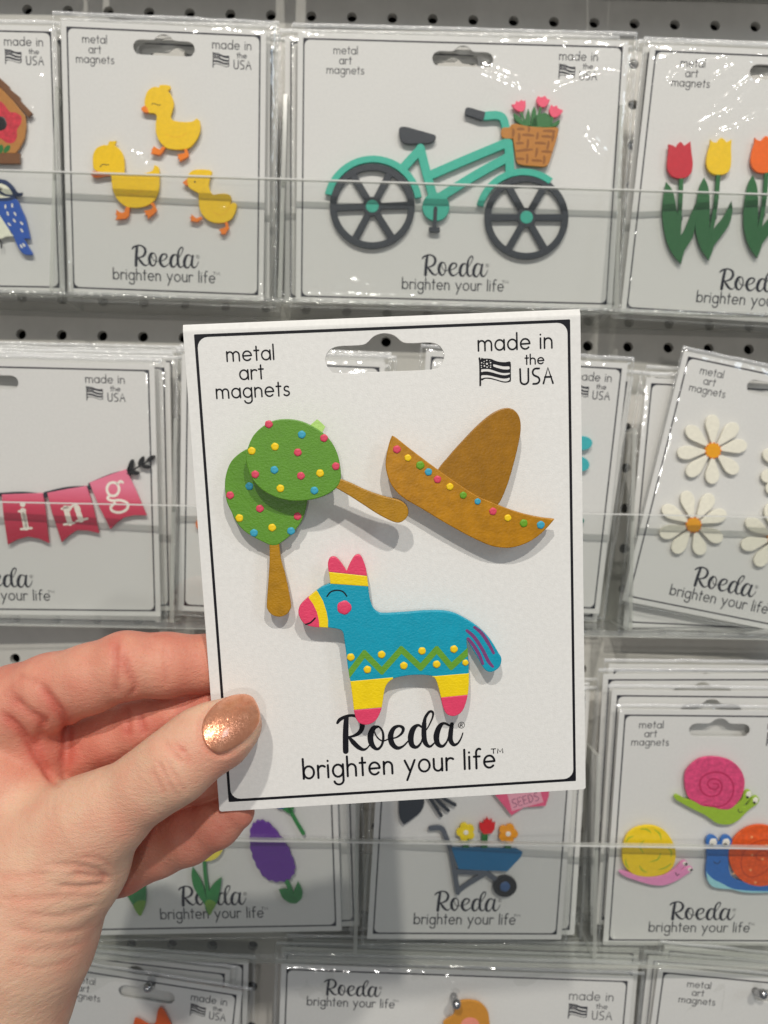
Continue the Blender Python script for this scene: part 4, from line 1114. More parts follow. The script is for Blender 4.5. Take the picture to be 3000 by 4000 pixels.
for x, y, px_, py_ in ((1090, 705, 1073, 738), (1174, 778, 1158, 806)):
    m.dot('eye', WHT, x, y, 34, ry=42, hgt=.15); m.dot('pupil', BLK, px_, py_, 17, dz=.15, hgt=.1)
m.stroke('smile', LINE, [[(962, 885), (958, 905), (980, 925), (1012, 918)]], 10)
m = Magnet(f, 'b3', 'snail_magnet', 'light pink snail magnet with a yellow shell', 'magnet', (495, 1230), ZF, group='snail magnets')
m.add('body', SK, [(323, 1338), (345, 1333), (420, 1352), (500, 1365), (580, 1355), (640, 1322), (680, 1282), (700, 1272), (716, 1285), (695, 1310), (675, 1335, 1), (710, 1313), (735, 1308), (746, 1325), (700, 1360), (640, 1395), (580, 1415), (510, 1412), (430, 1390), (360, 1365)])
sh = m.add('shell', SY, [(345, 1185), (370, 1120), (430, 1080), (510, 1071), (580, 1098), (630, 1160), (650, 1230), (636, 1300), (590, 1345), (500, 1365), (410, 1352), (352, 1300), (340, 1240)], dz=.12)
for p in ([(360, 1165), (378, 1140), (405, 1130)], [(445, 1088), (480, 1090), (505, 1110)], [(525, 1092), (555, 1115), (565, 1150)], [(358, 1262), (362, 1290), (378, 1315)], [(440, 1300), (455, 1325), (482, 1338)], [(550, 1322), (590, 1310), (622, 1288)], [(500, 1278), (545, 1262), (560, 1228)], [(465, 1155), (440, 1188), (462, 1225)], [(600, 1190), (622, 1220), (620, 1250)]):
    m.stroke('swirl', SL, [[p[0] + (4,), p[1] + (11,), p[2] + (4,)]], 9, dz=.15, parent=sh)
m.dot('eye', WHT, 700, 1287, 12, hgt=.15); m.dot('eye', WHT, 730, 1322, 12, hgt=.15); m.dot('pupil', BLK, 708, 1290, 8, dz=.15, hgt=.1); m.dot('pupil', BLK, 738, 1324, 8, dz=.15, hgt=.1)
m.stroke('smile', LINE, [[(648, 1340), (655, 1357), (668, 1348)]], 5)
m = Magnet(f, 'sn', 'snail_magnet', 'blue snail magnet with an orange shell, cut by the right edge', 'magnet', (1100, 1560), ZF, group='snail magnets')
m.add('body', SB, [(565, 1300), (575, 1240), (610, 1212), (660, 1215), (700, 1245), (712, 1290), (735, 1296), (748, 1250), (780, 1215), (830, 1212), (872, 1240), (884, 1300), (850, 1380), (838, 1480), (850, 1640), (890, 1730), (1000, 1780), (1400, 1820), (1620, 1800), (1640, 1900), (1400, 1912), (1150, 1922), (1000, 1910), (880, 1880), (740, 1868), (640, 1840), (580, 1760), (560, 1650), (575, 1480)])
m.add('underside', SLB, [(562, 1648, 1), (600, 1700), (660, 1752), (760, 1800), (900, 1868), (1100, 1892), (1400, 1900), (1400, 1914), (1150, 1923), (1000, 1911), (880, 1881), (740, 1869), (638, 1841), (580, 1762)], dz=.05, z0=-1)
sh = m.add('shell', SO, ell(1232, 1462, 388, 378, n=60), smooth=False, dz=.12)
m.stroke('spiral', SOD, [[(1230, 1520), (1180, 1480), (1200, 1420), (1290, 1400), (1350, 1470), (1340, 1600), (1240, 1690), (1100, 1720), (1010, 1640), (1000, 1490), (1080, 1350), (1240, 1270), (1400, 1290)]], 16, dz=.15, parent=sh)
for x, y in ((1125, 1230), (1310, 1332), (1130, 1452), (1258, 1502), (1110, 1637), (903, 1682), (1170, 1790)): m.dot('spot', paint('peach_dot', (250, 176, 110)), x, y, 15, dz=.12, hgt=.12, parent=None)
for x, y, px_, py_ in ((650, 1298, 634, 1336), (810, 1300, 798, 1330)):
    m.dot('eye', WHT, x, y, 47, ry=54, hgt=.15); m.dot('pupil', BLK, px_, py_, 28, dz=.15, hgt=.1)
m.stroke('smile', LINE, [[(660, 1535), (685, 1556), (715, 1556), (740, 1525)]], 10)

f = FR['star']
m = Magnet(f, 'b1', 'starfish_magnet', 'orange starfish magnet cut off by the bottom edge', 'magnet', (430, 1540), ZF)
m.add('body', paint('starfish_orange', (206, 84, 16)), [(325, 1415, 1), (350, 1420), (410, 1452), (440, 1440), (455, 1370), (470, 1356), (492, 1375), (520, 1430), (560, 1500), (640, 1530), (560, 1600), (560, 1700), (430, 1650), (330, 1700), (350, 1580), (310, 1500)])
f = FR['hand']
m = Magnet(f, 'z7', 'tan_magnet', 'rounded tan magnet with a pink centre under the hook', 'magnet', (1450, 680), ZF)
m.add('body', paint('ochre_tan', (196, 134, 42)), [(1275, 680), (1290, 640), (1350, 600), (1362, 530), (1400, 504), (1455, 496), (1530, 510), (1585, 560), (1605, 620), (1600, 720), (1500, 820), (1320, 820)])
m.add('pink_centre', paint('salmon', (240, 150, 130)), ell(1468, 672, 66, 56, n=30), smooth=False, dz=.06, z0=-.1, bevel=.02)
# ---------------------------------------------------------------- the held card and its three kinds of magnets
f = HELD
tag(card(f, 114.3, 'card held up by the hand, with maracas, sombrero and striped donkey magnets', held=True, sleeve=0, thick=1.1, pr={}), None)
ZH = 5.0
MG = paint('maraca_green', (88, 138, 38), scale=420.); OC = paint('ochre_handle', (162, 116, 8), scale=200., var=.07); OC3 = paint('crown_ochre', (146, 99, 4), scale=260., var=.07, bump=.5, bscale=1300.); OC2 = paint('sombrero_ochre', (168, 115, 4), scale=260., var=.09, bump=.5, bscale=1300.)
DP = paint('dot_pink', (206, 68, 92)); DYW = paint('dot_yellow', (252, 212, 24)); DB = paint('dot_blue', (56, 152, 180)); DG = paint('dot_green', (100, 152, 34))
m = Magnet(f, 'mar', 'maraca_magnet', 'lower maraca magnet standing upright behind the other one', 'magnet', (400, 850), 4.2, th=1.4, group='maraca magnets')
hd = m.add('head', MG, [(240, 360), (170, 402), (110, 462), (72, 550), (58, 650), (72, 780), (112, 872), (150, 950), (215, 1025), (310, 1085), (415, 1135), (455, 1142), (495, 1132), (590, 1060), (675, 955), (712, 850), (725, 740), (700, 600), (600, 440), (470, 350), (340, 330)], dz=.1)
m.add('handle', OC, [(418, 1120, 1), (496, 1120, 1), (512, 1250), (552, 1400), (592, 1610), (585, 1668), (550, 1708), (495, 1722), (440, 1705), (402, 1660), (398, 1600), (412, 1400), (420, 1250)])
for x, y, c_ in ((258, 662, DB), (295, 1040, DB), (595, 1025, DB), (102, 735, DP), (343, 843, DP), (648, 905, DP), (177, 920, DYW), (442, 997, DYW)):
    m.dot('dot', c_, x, y, 32, dz=.1, parent=hd)
m = Magnet(f, 'mar', 'maraca_magnet', 'upper maraca magnet lying over the other, handle to the right', 'magnet', (650, 450), 8.6, th=1.4, group='maraca magnets', puckz=4.7)
hd = m.add('head', MG, [(228, 440), (245, 350), (290, 252), (365, 178), (455, 130), (560, 117), (660, 130), (760, 170), (855, 232), (922, 305), (968, 395), (992, 495), (998, 600), (968, 668), (900, 722), (800, 762), (680, 781), (560, 775), (440, 738), (332, 668), (262, 570)], dz=.1)
m.add('handle', OC, [(985, 600, 1), (1080, 636), (1200, 692), (1350, 745), (1470, 775), (1528, 818), (1546, 870), (1530, 920), (1480, 956), (1420, 950), (1300, 890), (1180, 812), (1060, 735), (955, 675, 1)])
m.add('loose_tab', paint('pale_green_tape', (168, 206, 110), rough=.35), [(752, 165), (805, 119), (832, 140), (872, 180), (850, 224), (838, 240)], smooth=False, dz=-.3, z0=-.8, bevel=.05)
for x, y, c_ in ((415, 160, DP), (862, 272, DP), (650, 388, DP), (305, 566, DP), (675, 578, DP), (958, 500, DP), (465, 342, DYW), (277, 376, DYW), (830, 557, DYW), (509, 680, DYW), (682, 244, DB), (460, 530, DB), (784, 697, DB)):
    m.dot('dot', c_, x, y, 32, dz=.1, parent=hd)
m = Magnet(f, 'som', 'sombrero_magnet', 'ochre sombrero magnet with a row of coloured dots on its brim', 'magnet', (760, 760), ZH, th=1.6)
m.add('crown', OC3, [(540, 590), (640, 452), (740, 340), (860, 215), (970, 122), (1050, 80), (1110, 69), (1165, 90), (1205, 150), (1214, 240), (1200, 340), (1160, 510), (1110, 680), (1052, 820), (1010, 870, 1), (800, 790), (620, 680)], dz=-.12)
br = m.add('brim', OC2, [(172, 294, 1), (162, 312), (142, 372), (120, 480), (122, 575), (162, 690), (252, 792), (420, 893), (600, 1002), (800, 1112), (950, 1180), (1050, 1202), (1150, 1200), (1260, 1165), (1350, 1110), (1425, 1042), (1487, 970, 1), (1380, 957), (1250, 930), (1130, 893), (1020, 850), (860, 782), (700, 680), (550, 575), (420, 480), (300, 388), (205, 312)], dz=.06)
for x, y, c_, r in ((208, 405, DP, 32), (537, 648, DP, 31), (986, 907, DP, 31), (297, 474, DYW, 28), (637, 707, DYW, 29), (1106, 960, DYW, 29), (397, 534, DG, 34), (745, 776, DG, 29), (1235, 1003, DG, 33), (464, 588, DB, 30), (862, 827, DB, 26), (1373, 1017, DB, 33)):
    m.dot('dot', c_, x, y, r, dz=.06, parent=br)
TB = paint('donkey_blue', (6, 146, 172), scale=300.); DYL = paint('donkey_yellow', (240, 208, 8), scale=300., bump=.6); DPK = paint('donkey_pink', (214, 62, 98), scale=300.); ZG = paint('zigzag_green', (96, 150, 44), scale=300.); PR = paint('tail_purple', (118, 60, 112))
m = Magnet(f, 'don', 'donkey_magnet', 'striped party donkey magnet in blue, yellow and pink', 'magnet', (800, 700), ZH, th=1.6)
dk = [(298, 145), (312, 112), (340, 105), (365, 118), (400, 160), (432, 212, 1), (450, 165), (480, 110), (505, 90), (530, 95), (550, 130), (570, 190), (580, 260), (587, 312), (593, 372), (605, 430), (625, 475), (655, 502), (700, 513), (850, 505), (1000, 494), (1120, 494), (1200, 508), (1280, 545), (1380, 610), (1460, 690), (1515, 775), (1528, 800), (1545, 825), (1546, 862), (1530, 900), (1490, 928), (1450, 930), (1415, 900), (1370, 820), (1322, 742), (1295, 690, 1), (1300, 770), (1310, 870), (1312, 950), (1308, 1060), (1290, 1150), (1265, 1210), (1230, 1240), (1190, 1248), (1150, 1230), (1125, 1180), (1110, 1110), (1090, 1030), (1070, 980), (1045, 962), (980, 954), (900, 955), (830, 965), (770, 980), (735, 1002), (710, 1040), (697, 1100), (685, 1180), (665, 1240), (635, 1285), (590, 1308), (550, 1308), (510, 1285), (487, 1220), (475, 1120), (460, 1010), (440, 900), (428, 800), (413, 690), (405, 650), (380, 626), (300, 613), (200, 605), (145, 592), (110, 562), (88, 515), (88, 480), (105, 445), (150, 402), (200, 360), (250, 322), (315, 296, 1), (308, 240), (300, 190)]
body = m.add('body', TB, dk)
for nm, mt_, rg, dz in (('ears', DPK, [(250, 50), (640, 50), (640, 246), (250, 204)], .07), ('forehead_band', DYL, [(250, 204.5), (640, 246.5), (640, 318), (250, 291)], .09),
                        ('muzzle_band', DYL, [(60, 330), (222, 350), (262, 420), (288, 500), (298, 560), (297, 640), (60, 640)], .07), ('muzzle', DPK, [(50, 330), (152, 388), (190, 440), (218, 500), (232, 560), (238, 640), (50, 640)], .12),
                        ('leg_band', DYL, [(400, 1003), (765, 969), (765, 1179.5), (400, 1211.5)], .07), ('hoof', DPK, [(400, 1212), (780, 1180), (780, 1400), (400, 1400)], .1),
                        ('leg_band', DYL, [(1048, 962), (1340, 938), (1340, 1091.5), (1048, 1121.5)], .07), ('hoof', DPK, [(1040, 1122), (1340, 1092), (1340, 1300), (1040, 1300)], .1)):
    m.add(nm, mt_, dk, region=rg, dz=dz, grow=.05 if nm != 'muzzle' else .1, bevel=.22)
z_ = [(438, 958), (560, 797), (685, 925), (825, 768), (965, 898), (1080, 768), (1185, 892), (1306, 782)]
dd = [ribbon_data([z_[i], z_[i + 1]], 45, 0, smooth=0) for i in range(7)]
sil = m.loc([(p[0], p[1]) for p in cr(dk, 5)])
data = []
for i in range(7):
    (x0, y0), (x1, y1) = z_[i], z_[i + 1]
    L_ = math.hypot(x1 - x0, y1 - y0); tx, ty = (x1 - x0) / L_, (y1 - y0) / L_; nx, ny = -ty * 22, tx * 22
    ex = 16
    q = m.loc([(x0 - tx * ex + nx, y0 - ty * ex + ny), (x1 + tx * ex + nx, y1 + ty * ex + ny), (x1 + tx * ex - nx, y1 + ty * ex - ny), (x0 - tx * ex - nx, y0 - ty * ex - ny)])
    lim = m.loc([(433, 700), (1300, 700), (1312, 1000), (455, 1000), (443, 900)])
    q = clip(q, lim)
    if len(q) > 2: data.append(slab_data(q, m.zf - .05, m.zf + .04 + .004 * i))
V, Fc = join(data); m._o('zigzag_stripe', V, Fc, ZG)
for x, y in ((461, 824), (683, 805), (974, 779), (1204, 766), (581, 913), (843, 885), (1079, 875)): m.dot('dot', DYW, x, y, 28, hgt=.4)
m.dot('dot', DYW, 1286, 863, 23, hgt=.4)
m.dot('cheek', DPK, 414, 467, 51, hgt=.25)
m.stroke('eyelid', M_INK, [[(290, 386), (318, 353), (363, 342), (405, 352), (432, 384)]], 10, dz=.05)
m.stroke('mouth', M_INK, [[(138, 587), (172, 574), (205, 542)]], 11, dz=.16)
for p in ([(1297, 632), (1350, 680), (1410, 770), (1450, 850), (1484, 892)], [(1352, 608), (1402, 650), (1450, 720), (1490, 795)], [(1306, 690), (1342, 735), (1385, 805), (1413, 872)]):
    m.stroke('tail_streak', PR, [[p[0] + (20,)] + [q + (25,) for q in p[1:-1]] + [p[-1] + (18,)]], 22)

# ---------------------------------------------------------------- the hand: one continuous skin grown from joints
def P3(px, py, d):
    return np.array([(px - 1500) / F * d, (py - 2000) / F * d, d])
GS = 0.65
lo = np.array([-190.0, 28.0, 150.0]); hi = np.array([-28.0, 190.0, 290.0])
dim = np.ceil((hi - lo) / GS).astype(int)
FIELD = np.full(dim, 60.0, np.float32)
ax = [lo[i] + GS * np.arange(dim[i]) for i in range(3)]

def smin(a, b, k):
    h = np.clip(.5 + .5 * (b - a) / k, 0, 1)
    return b * (1 - h) + a * h - k * h * (1 - h)

def chain(nodes, k=2.0, field=None, sq=1.0):
    """tapered limb through joints (px, py, depth mm, radius px)"""
    Fd = np.full(dim, 60.0, np.float32) if field is None else field
    pts = [(P3(*n[:3]), n[3] * n[2] / F) for n in nodes]
    for (A, ra), (B, rb) in zip(pts[:-1], pts[1:]):
        rm = max(ra, rb) + 12
        l_ = np.minimum(A, B) - rm; h_ = np.maximum(A, B) + rm
        s = [slice(max(0, int((l_[i] - lo[i]) / GS)), max(0, min(dim[i], int((h_[i] - lo[i]) / GS) + 1))) for i in range(3)]
        if any(x.start >= x.stop for x in s): continue
        X = ax[0][s[0]][:, None, None]; Y = ax[1][s[1]][None, :, None]; Z = ax[2][s[2]][None, None, :]
        D = B - A
        W = np.array([1, 1, sq])
        dd_ = float((D * D * W * W).sum())
        t = np.clip(((X - A[0]) * D[0] + (Y - A[1]) * D[1] + (Z - A[2]) * D[2] * sq * sq) / max(dd_, 1e-6), 0, 1)
        d = np.sqrt((X - A[0] - t * D[0]) ** 2 + (Y - A[1] - t * D[1]) ** 2 + ((Z - A[2] - t * D[2]) * sq) ** 2) - (ra + (rb - ra) * t)
        Fd[tuple(s)] = smin(Fd[tuple(s)], d.astype(np.float32), k)
    return Fd

index = chain([(-60, 2850, 228, 175), (60, 2765, 226, 165), (200, 2702, 224, 147), (350, 2651, 222, 133), (490, 2600, 221.5, 130), (650, 2598, 225.5, 123), (820, 2592, 230.5, 110), (990, 2602, 232, 98), (1120, 2640, 234, 84)])
middle = chain([(60, 3010, 240, 150), (220, 2975, 238, 138), (330, 2925, 237, 130), (450, 2876, 235, 126), (560, 2840, 233.5, 120), (700, 2805, 233, 112), (850, 2762, 233.5, 104), (990, 2745, 234.5, 96), (1120, 2755, 235.5, 84)])
ring = chain([(200, 3250, 250, 130), (350, 3190, 248, 112), (500, 3130, 244, 108), (650, 3062, 240, 106), (800, 3014, 236, 104), (930, 2990, 236, 92), (1010, 2985, 236, 80)])
little = chain([(330, 3430, 244, 110), (480, 3388, 242, 100), (620, 3312, 238, 106), (740, 3264, 234.5, 105), (850, 3214, 232.5, 92), (925, 3171, 231.5, 69)])
palm = chain([(-260, 2880, 236, 260), (-60, 2900, 232, 190), (60, 2880, 230, 150), (120, 2925, 229, 138), (140, 3010, 231, 128), (150, 3080, 235, 125)], 4)
palm = chain([(-200, 3050, 246, 260), (100, 3250, 246, 180), (300, 3400, 242, 130)], 5, palm)
web = chain([(-220, 3060, 222, 215), (-60, 3075, 222, 196), (60, 3150, 222, 168), (150, 3215, 220, 160)], 5)
thenar = chain([(-420, 4500, 216, 400), (-230, 4150, 214, 430), (-110, 3900, 214, 372), (20, 3620, 215, 352), (110, 3440, 216, 305), (230, 3320, 214, 235), (320, 3248, 212, 200), (380, 3204, 210.5, 172), (448, 3156, 209.5, 148), (581, 3062, 207.5, 133), (682, 2992, 207, 139), (783, 2906, 209.5, 131), (868, 2864, 212.5, 120), (922, 2826, 214.2, 99)], 4, None, 1.12)
thenar = chain([(60, 3560, 214, 300), (210, 3420, 214, 235), (330, 3370, 214, 160)], 6, thenar, 1.1)
H = smin(palm, index, 4.0)
H = smin(H, middle, 1.4)
H = smin(H, ring, 1.0)
H = smin(H, little, 1.2)
H = smin(H, web, 1.6)
H = smin(H, thenar, 5.0)
THN = thenar
# the wrinkled fold where the little finger leaves the heel of the hand
del index, middle, ring, little, palm, web
H[0], H[-1], H[:, 0], H[:, -1], H[:, :, 0], H[:, :, -1] = 5, 5, 5, 5, 5, 5

def surface_net(fld):
    s = fld < 0
    nx, ny, nz = fld.shape
    acc = np.zeros((nx - 1, ny - 1, nz - 1, 3), np.float32); cnt = np.zeros((nx - 1, ny - 1, nz - 1), np.float32)
    for axis in range(3):
        a = [slice(None)] * 3; b = [slice(None)] * 3
        a[axis] = slice(0, -1); b[axis] = slice(1, None)
        A, B = fld[tuple(a)], fld[tuple(b)]
        cx = (A < 0) != (B < 0)
        idx = np.argwhere(cx)
        t = (A[cx] / (A[cx] - B[cx]))
        pos = idx.astype(np.float32); pos[:, axis] += t
        o1, o2 = [i for i in range(3) if i != axis]
        for d1 in (0, -1):
            for d2 in (0, -1):
                c = idx.copy(); c[:, o1] += d1; c[:, o2] += d2
                ok = (c >= 0).all(1) & (c < np.array(acc.shape[:3])).all(1)
                cc = c[ok]
                np.add.at(acc, (cc[:, 0], cc[:, 1], cc[:, 2]), pos[ok]); np.add.at(cnt, (cc[:, 0], cc[:, 1], cc[:, 2]), 1)
    m_ = cnt > 0
    vid = np.full(cnt.shape, -1, np.int64); vid[m_] = np.arange(m_.sum())
    V = acc[m_] / cnt[m_][:, None]
    Q_ = []
    for axis in range(3):
        a = [slice(None)] * 3; b = [slice(None)] * 3
        a[axis] = slice(0, -1); b[axis] = slice(1, None)
        A, B = fld[tuple(a)], fld[tuple(b)]
        cx = np.argwhere((A < 0) != (B < 0))
        ins = (A < 0)[tuple(cx.T)]
        o1, o2 = [(1, 2), (2, 0), (0, 1)][axis]
        cs = []
        for d1, d2 in ((-1, -1), (0, -1), (0, 0), (-1, 0)):
            c = cx.copy(); c[:, o1] += d1; c[:, o2] += d2; cs.append(c)
        ok = np.all([(c >= 0).all(1) & (c < np.array(vid.shape)).all(1) for c in cs], 0)
        q = np.stack([vid[tuple(c[ok].T)] for c in cs], 1)
        q[~ins[ok]] = q[~ins[ok]][:, ::-1]
        Q_.append(q)
    return V, np.concatenate(Q_)

HV, HQ = surface_net(H)
HV = lo + HV * GS
def at_field(Fd, p):
    q = np.clip(np.round((p - lo) / GS).astype(int), 0, dim - 1)
    return Fd[q[:, 0], q[:, 1], q[:, 2]]
def gradient_at(p):
    g = np.empty_like(p)
    q = (p - lo) / GS
    def smp(x):
        i = np.clip(np.floor(x).astype(int), 0, dim - 2); f_ = np.clip(x - i, 0, 1)
        r = 0
        for a in (0, 1):
            for b in (0, 1):
                for c in (0, 1):
                    r = r + H[i[:, 0] + a, i[:, 1] + b, i[:, 2] + c] * (f_[:, 0] if a else 1 - f_[:, 0]) * (f_[:, 1] if b else 1 - f_[:, 1]) * (f_[:, 2] if c else 1 - f_[:, 2])
        return r
    for k in range(3):
        e = np.zeros(3); e[k] = 1.0
        g[:, k] = smp(q + e) - smp(q - e)
    return g / (np.linalg.norm(g, axis=1)[:, None] + 1e-9), smp
HN, SMP = gradient_at(HV)
PX = np.c_[HV[:, 0] / HV[:, 2] * F + 1500, HV[:, 1] / HV[:, 2] * F + 2000]

crease = np.zeros(len(HV)); tone = np.zeros(len(HV))
def groove(line, w_, depth, dmin=0, dmax=999, red=0.5, both=False):
    """a skin fold along a line, pressed into the surface"""
    global crease, tone
    L_ = cr([(p[0], p[1]) for p in line], 4, False) if len(line) > 2 else line
    best = np.full(len(HV), 1e9); par = np.zeros(len(HV))
    tot = len(L_) - 1
    for i in range(tot):
        a, b = np.array(L_[i][:2]), np.array(L_[i + 1][:2])
        d = b - a
        t = np.clip(((PX - a) @ d) / (d @ d + 1e-9), 0, 1)
        ds = np.hypot(*(PX - a - t[:, None] * d).T)
        upd = ds < best
        best[upd] = ds[upd]; par[upd] = (i + t[upd]) / tot
    fade = np.clip(np.minimum(par, 1 - par) * 5 + .25, 0, 1)
    msk = (HN[:, 2] < (.2 if not both else 2)) & (HV[:, 2] > dmin) & (HV[:, 2] < dmax)
    e = np.exp(-(best / w_) ** 2) * fade * msk
    crease += e * depth
    tone += np.exp(-(best / (w_ * 1.6)) ** 2) * fade * msk * red
Hr = lambda pts, o=(0, 2350), s=2.37: [(o[0] + x / s, o[1] + y / s) for x, y in pts]
NF = 219   # nearer than this: thumb and heel; farther: fingers and palm
for ln, w_, dp, rd in (([(1085, 360), (1065, 480), (1070, 620), (1062, 760), (1085, 870)], 13, .7, .5), ([(1140, 470), (1180, 600), (1215, 700), (1250, 800), (1200, 880)], 12, .6, .45), ([(1100, 500), (1130, 620), (1160, 700)], 9, .3, .2),
                       ([(1525, 400), (1530, 600), (1545, 780)], 10, .25, .15),
                       ([(350, 740), (440, 860), (530, 980), (600, 1110), (622, 1230), (620, 1400), (600, 1600)], 16, .8, .7), ([(110, 870), (250, 1010), (400, 1110), (440, 1130)], 18, .8, .5), ([(400, 1110), (370, 1250), (330, 1360)], 18, .6, .4),
                       ([(0, 1030), (130, 1130), (250, 1270), (350, 1440), (440, 1580), (525, 1700)], 15, .9, .8), ([(150, 690), (260, 720), (330, 770)], 14, .35, .2),
                       ([(1160, 960), (1190, 1100), (1175, 1250)], 13, .5, .4), ([(1290, 1020), (1320, 1150), (1350, 1230)], 12, .5, .4)):
    groove(Hr(ln), w_, dp, dmin=208, red=rd)
Tz = lambda pts: [(600 + x / 3.318, 2650 + y / 3.318) for x, y in pts]
for ln, w_, dp in (([(120, 790), (230, 930), (330, 1050), (390, 1110)], 9, .32), ([(60, 1080), (140, 1250), (220, 1400), (330, 1580)], 10, .4), ([(180, 1080), (260, 1250), (330, 1350), (420, 1500)], 9, .32), ([(330, 870), (430, 1000), (470, 1120)], 8, .22), ([(-40, 1160), (60, 1340), (150, 1500)], 10, .25), ([(230, 780), (330, 900), (400, 960)], 7, .2)):
    groove(Tz(ln), w_, dp, dmax=222, red=.35)
Hz = lambda pts: [(x / 1.3408, 2350 + y / 1.3408) for x, y in pts]
for ln, w_, dp in (([(380, 1430), (480, 1440), (575, 1450)], 11, .8), ([(300, 1490), (430, 1500), (565, 1480)], 11, 1.0), ([(250, 1380), (400, 1385), (510, 1410), (575, 1465)], 11, .6), ([(420, 1340), (520, 1350), (590, 1400)], 9, .4), ([(150, 1640), (330, 1650), (500, 1600)], 12, .6), ([(40, 1700), (220, 1740), (420, 1720), (490, 1680)], 14, .45), ([(0, 1560), (150, 1560), (330, 1545), (520, 1545)], 14, .35), ([(60, 1820), (250, 1830), (450, 1790)], 12, .3), ([(30, 1900), (200, 1920), (400, 1880)], 14, .25), ([(0, 1450), (120, 1440), (260, 1430)], 14, .25)):
    groove(Hz(ln), w_ * 1.1, dp * .68, dmax=235, red=.3)
groove(Tz([(1130, 905), (1020, 960), (930, 992), (840, 1000), (755, 965), (680, 900), (628, 815), (598, 720), (596, 620), (618, 525), (665, 435), (735, 350), (830, 275)]), 9, .45, dmax=222, red=.35)
groove(Tz([(1290, 830), (1180, 900), (1060, 975), (950, 1035), (840, 1050)]), 16, -.25, dmax=222, red=.1)
for ln in ([(190, 250), (330, 230)], [(620, 300), (640, 420)]): pass
# fine creasing over the heel of the hand
near = np.clip((222 - HV[:, 2]) / 10, 0, 1)
wr_ = np.array([noise.noise(Vector((p[0] * .10 + p[1] * .08, p[1] * .55 - p[0] * .12, 0))) if n_ > 0 and n2 < .3 else 0 for p, n_, n2 in zip(HV, near, HN[:, 2])])
lowz = np.clip((PX[:, 1] - 3250) / 250, 0, 1) * np.clip((PX[:, 0] + 100) / 200, 0.2, 1)
ridg = (1 - np.clip(np.abs(wr_) * 4, 0, 1)) ** 2
crease += ridg * lowz * near * .11
# keep fingers off the card: nothing behind it may come through it
HV2 = HV - HN * crease[:, None]
Wd = HV2 @ RC + CAM
cardz = (Wd - HELD.o) @ HELD.n
cu, cv_ = (Wd - HELD.o) @ HELD.u, (Wd - HELD.o) @ HELD.v
on = (cu > -57.6) & (cu < 57.6) & (cv_ > -74.2)
isback = HV[:, 2] > 0.5 * (NF + 224) - 1
thumbside = (at_field(THN, HV) < 1.5) & (cardz > -7)
bk_ = on & ~thumbside & (cardz > -1.25)
Wd[bk_] += HELD.n * (-1.25 - cardz[bk_])[:, None]
fr_ = on & thumbside & (cardz < .05)
Wd[fr_] += HELD.n * (.05 - cardz[fr_])[:, None]

# skin colour, with shade painted into the farther fingers: redder on finger pads and folds, paler and yellower towards the wrist
px_, py_ = PX[:, 0], PX[:, 1]
fing = np.clip((at_field(THN, HV) - .3) / 6, 0, 1) * (.65 + .35 * np.clip((HV[:, 2] - 214) / 12, 0, 1))
rnd = np.array([noise.noise(Vector((p[0] * .05, p[1] * .05, p[2] * .05))) for p in HV])
rnd = rnd + .6 * np.array([noise.noise(Vector((p[0] * .16, p[1] * .16, 5 + p[2] * .16))) for p in HV])
tip = np.exp(-(np.hypot(px_ - 800, py_ - 2950) / 120) ** 2) * .3
red = np.clip(.12 + .6 * fing + tone * .6 + rnd * .25 + tip, 0, 1)
me = bpy.data.meshes.new('hand')
c0 = Wd.mean(0)
me.vertices.add(len(Wd)); me.vertices.foreach_set('co', ((Wd - c0) * MM).astype(np.float32).ravel())
me.loops.add(HQ.size); me.loops.foreach_set('vertex_index', HQ.ravel().astype(np.int32))
me.polygons.add(len(HQ)); me.polygons.foreach_set('loop_start', np.arange(0, HQ.size, 4, dtype=np.int32))
me.polygons.foreach_set('loop_total', np.full(len(HQ), 4, np.int32))
me.polygons.foreach_set('use_smooth', np.ones(len(HQ), bool))
me.update(calc_edges=True)
at_ = me.attributes.new('redness', 'FLOAT', 'POINT'); at_.data.foreach_set('value', red.astype(np.float32))
me.validate()
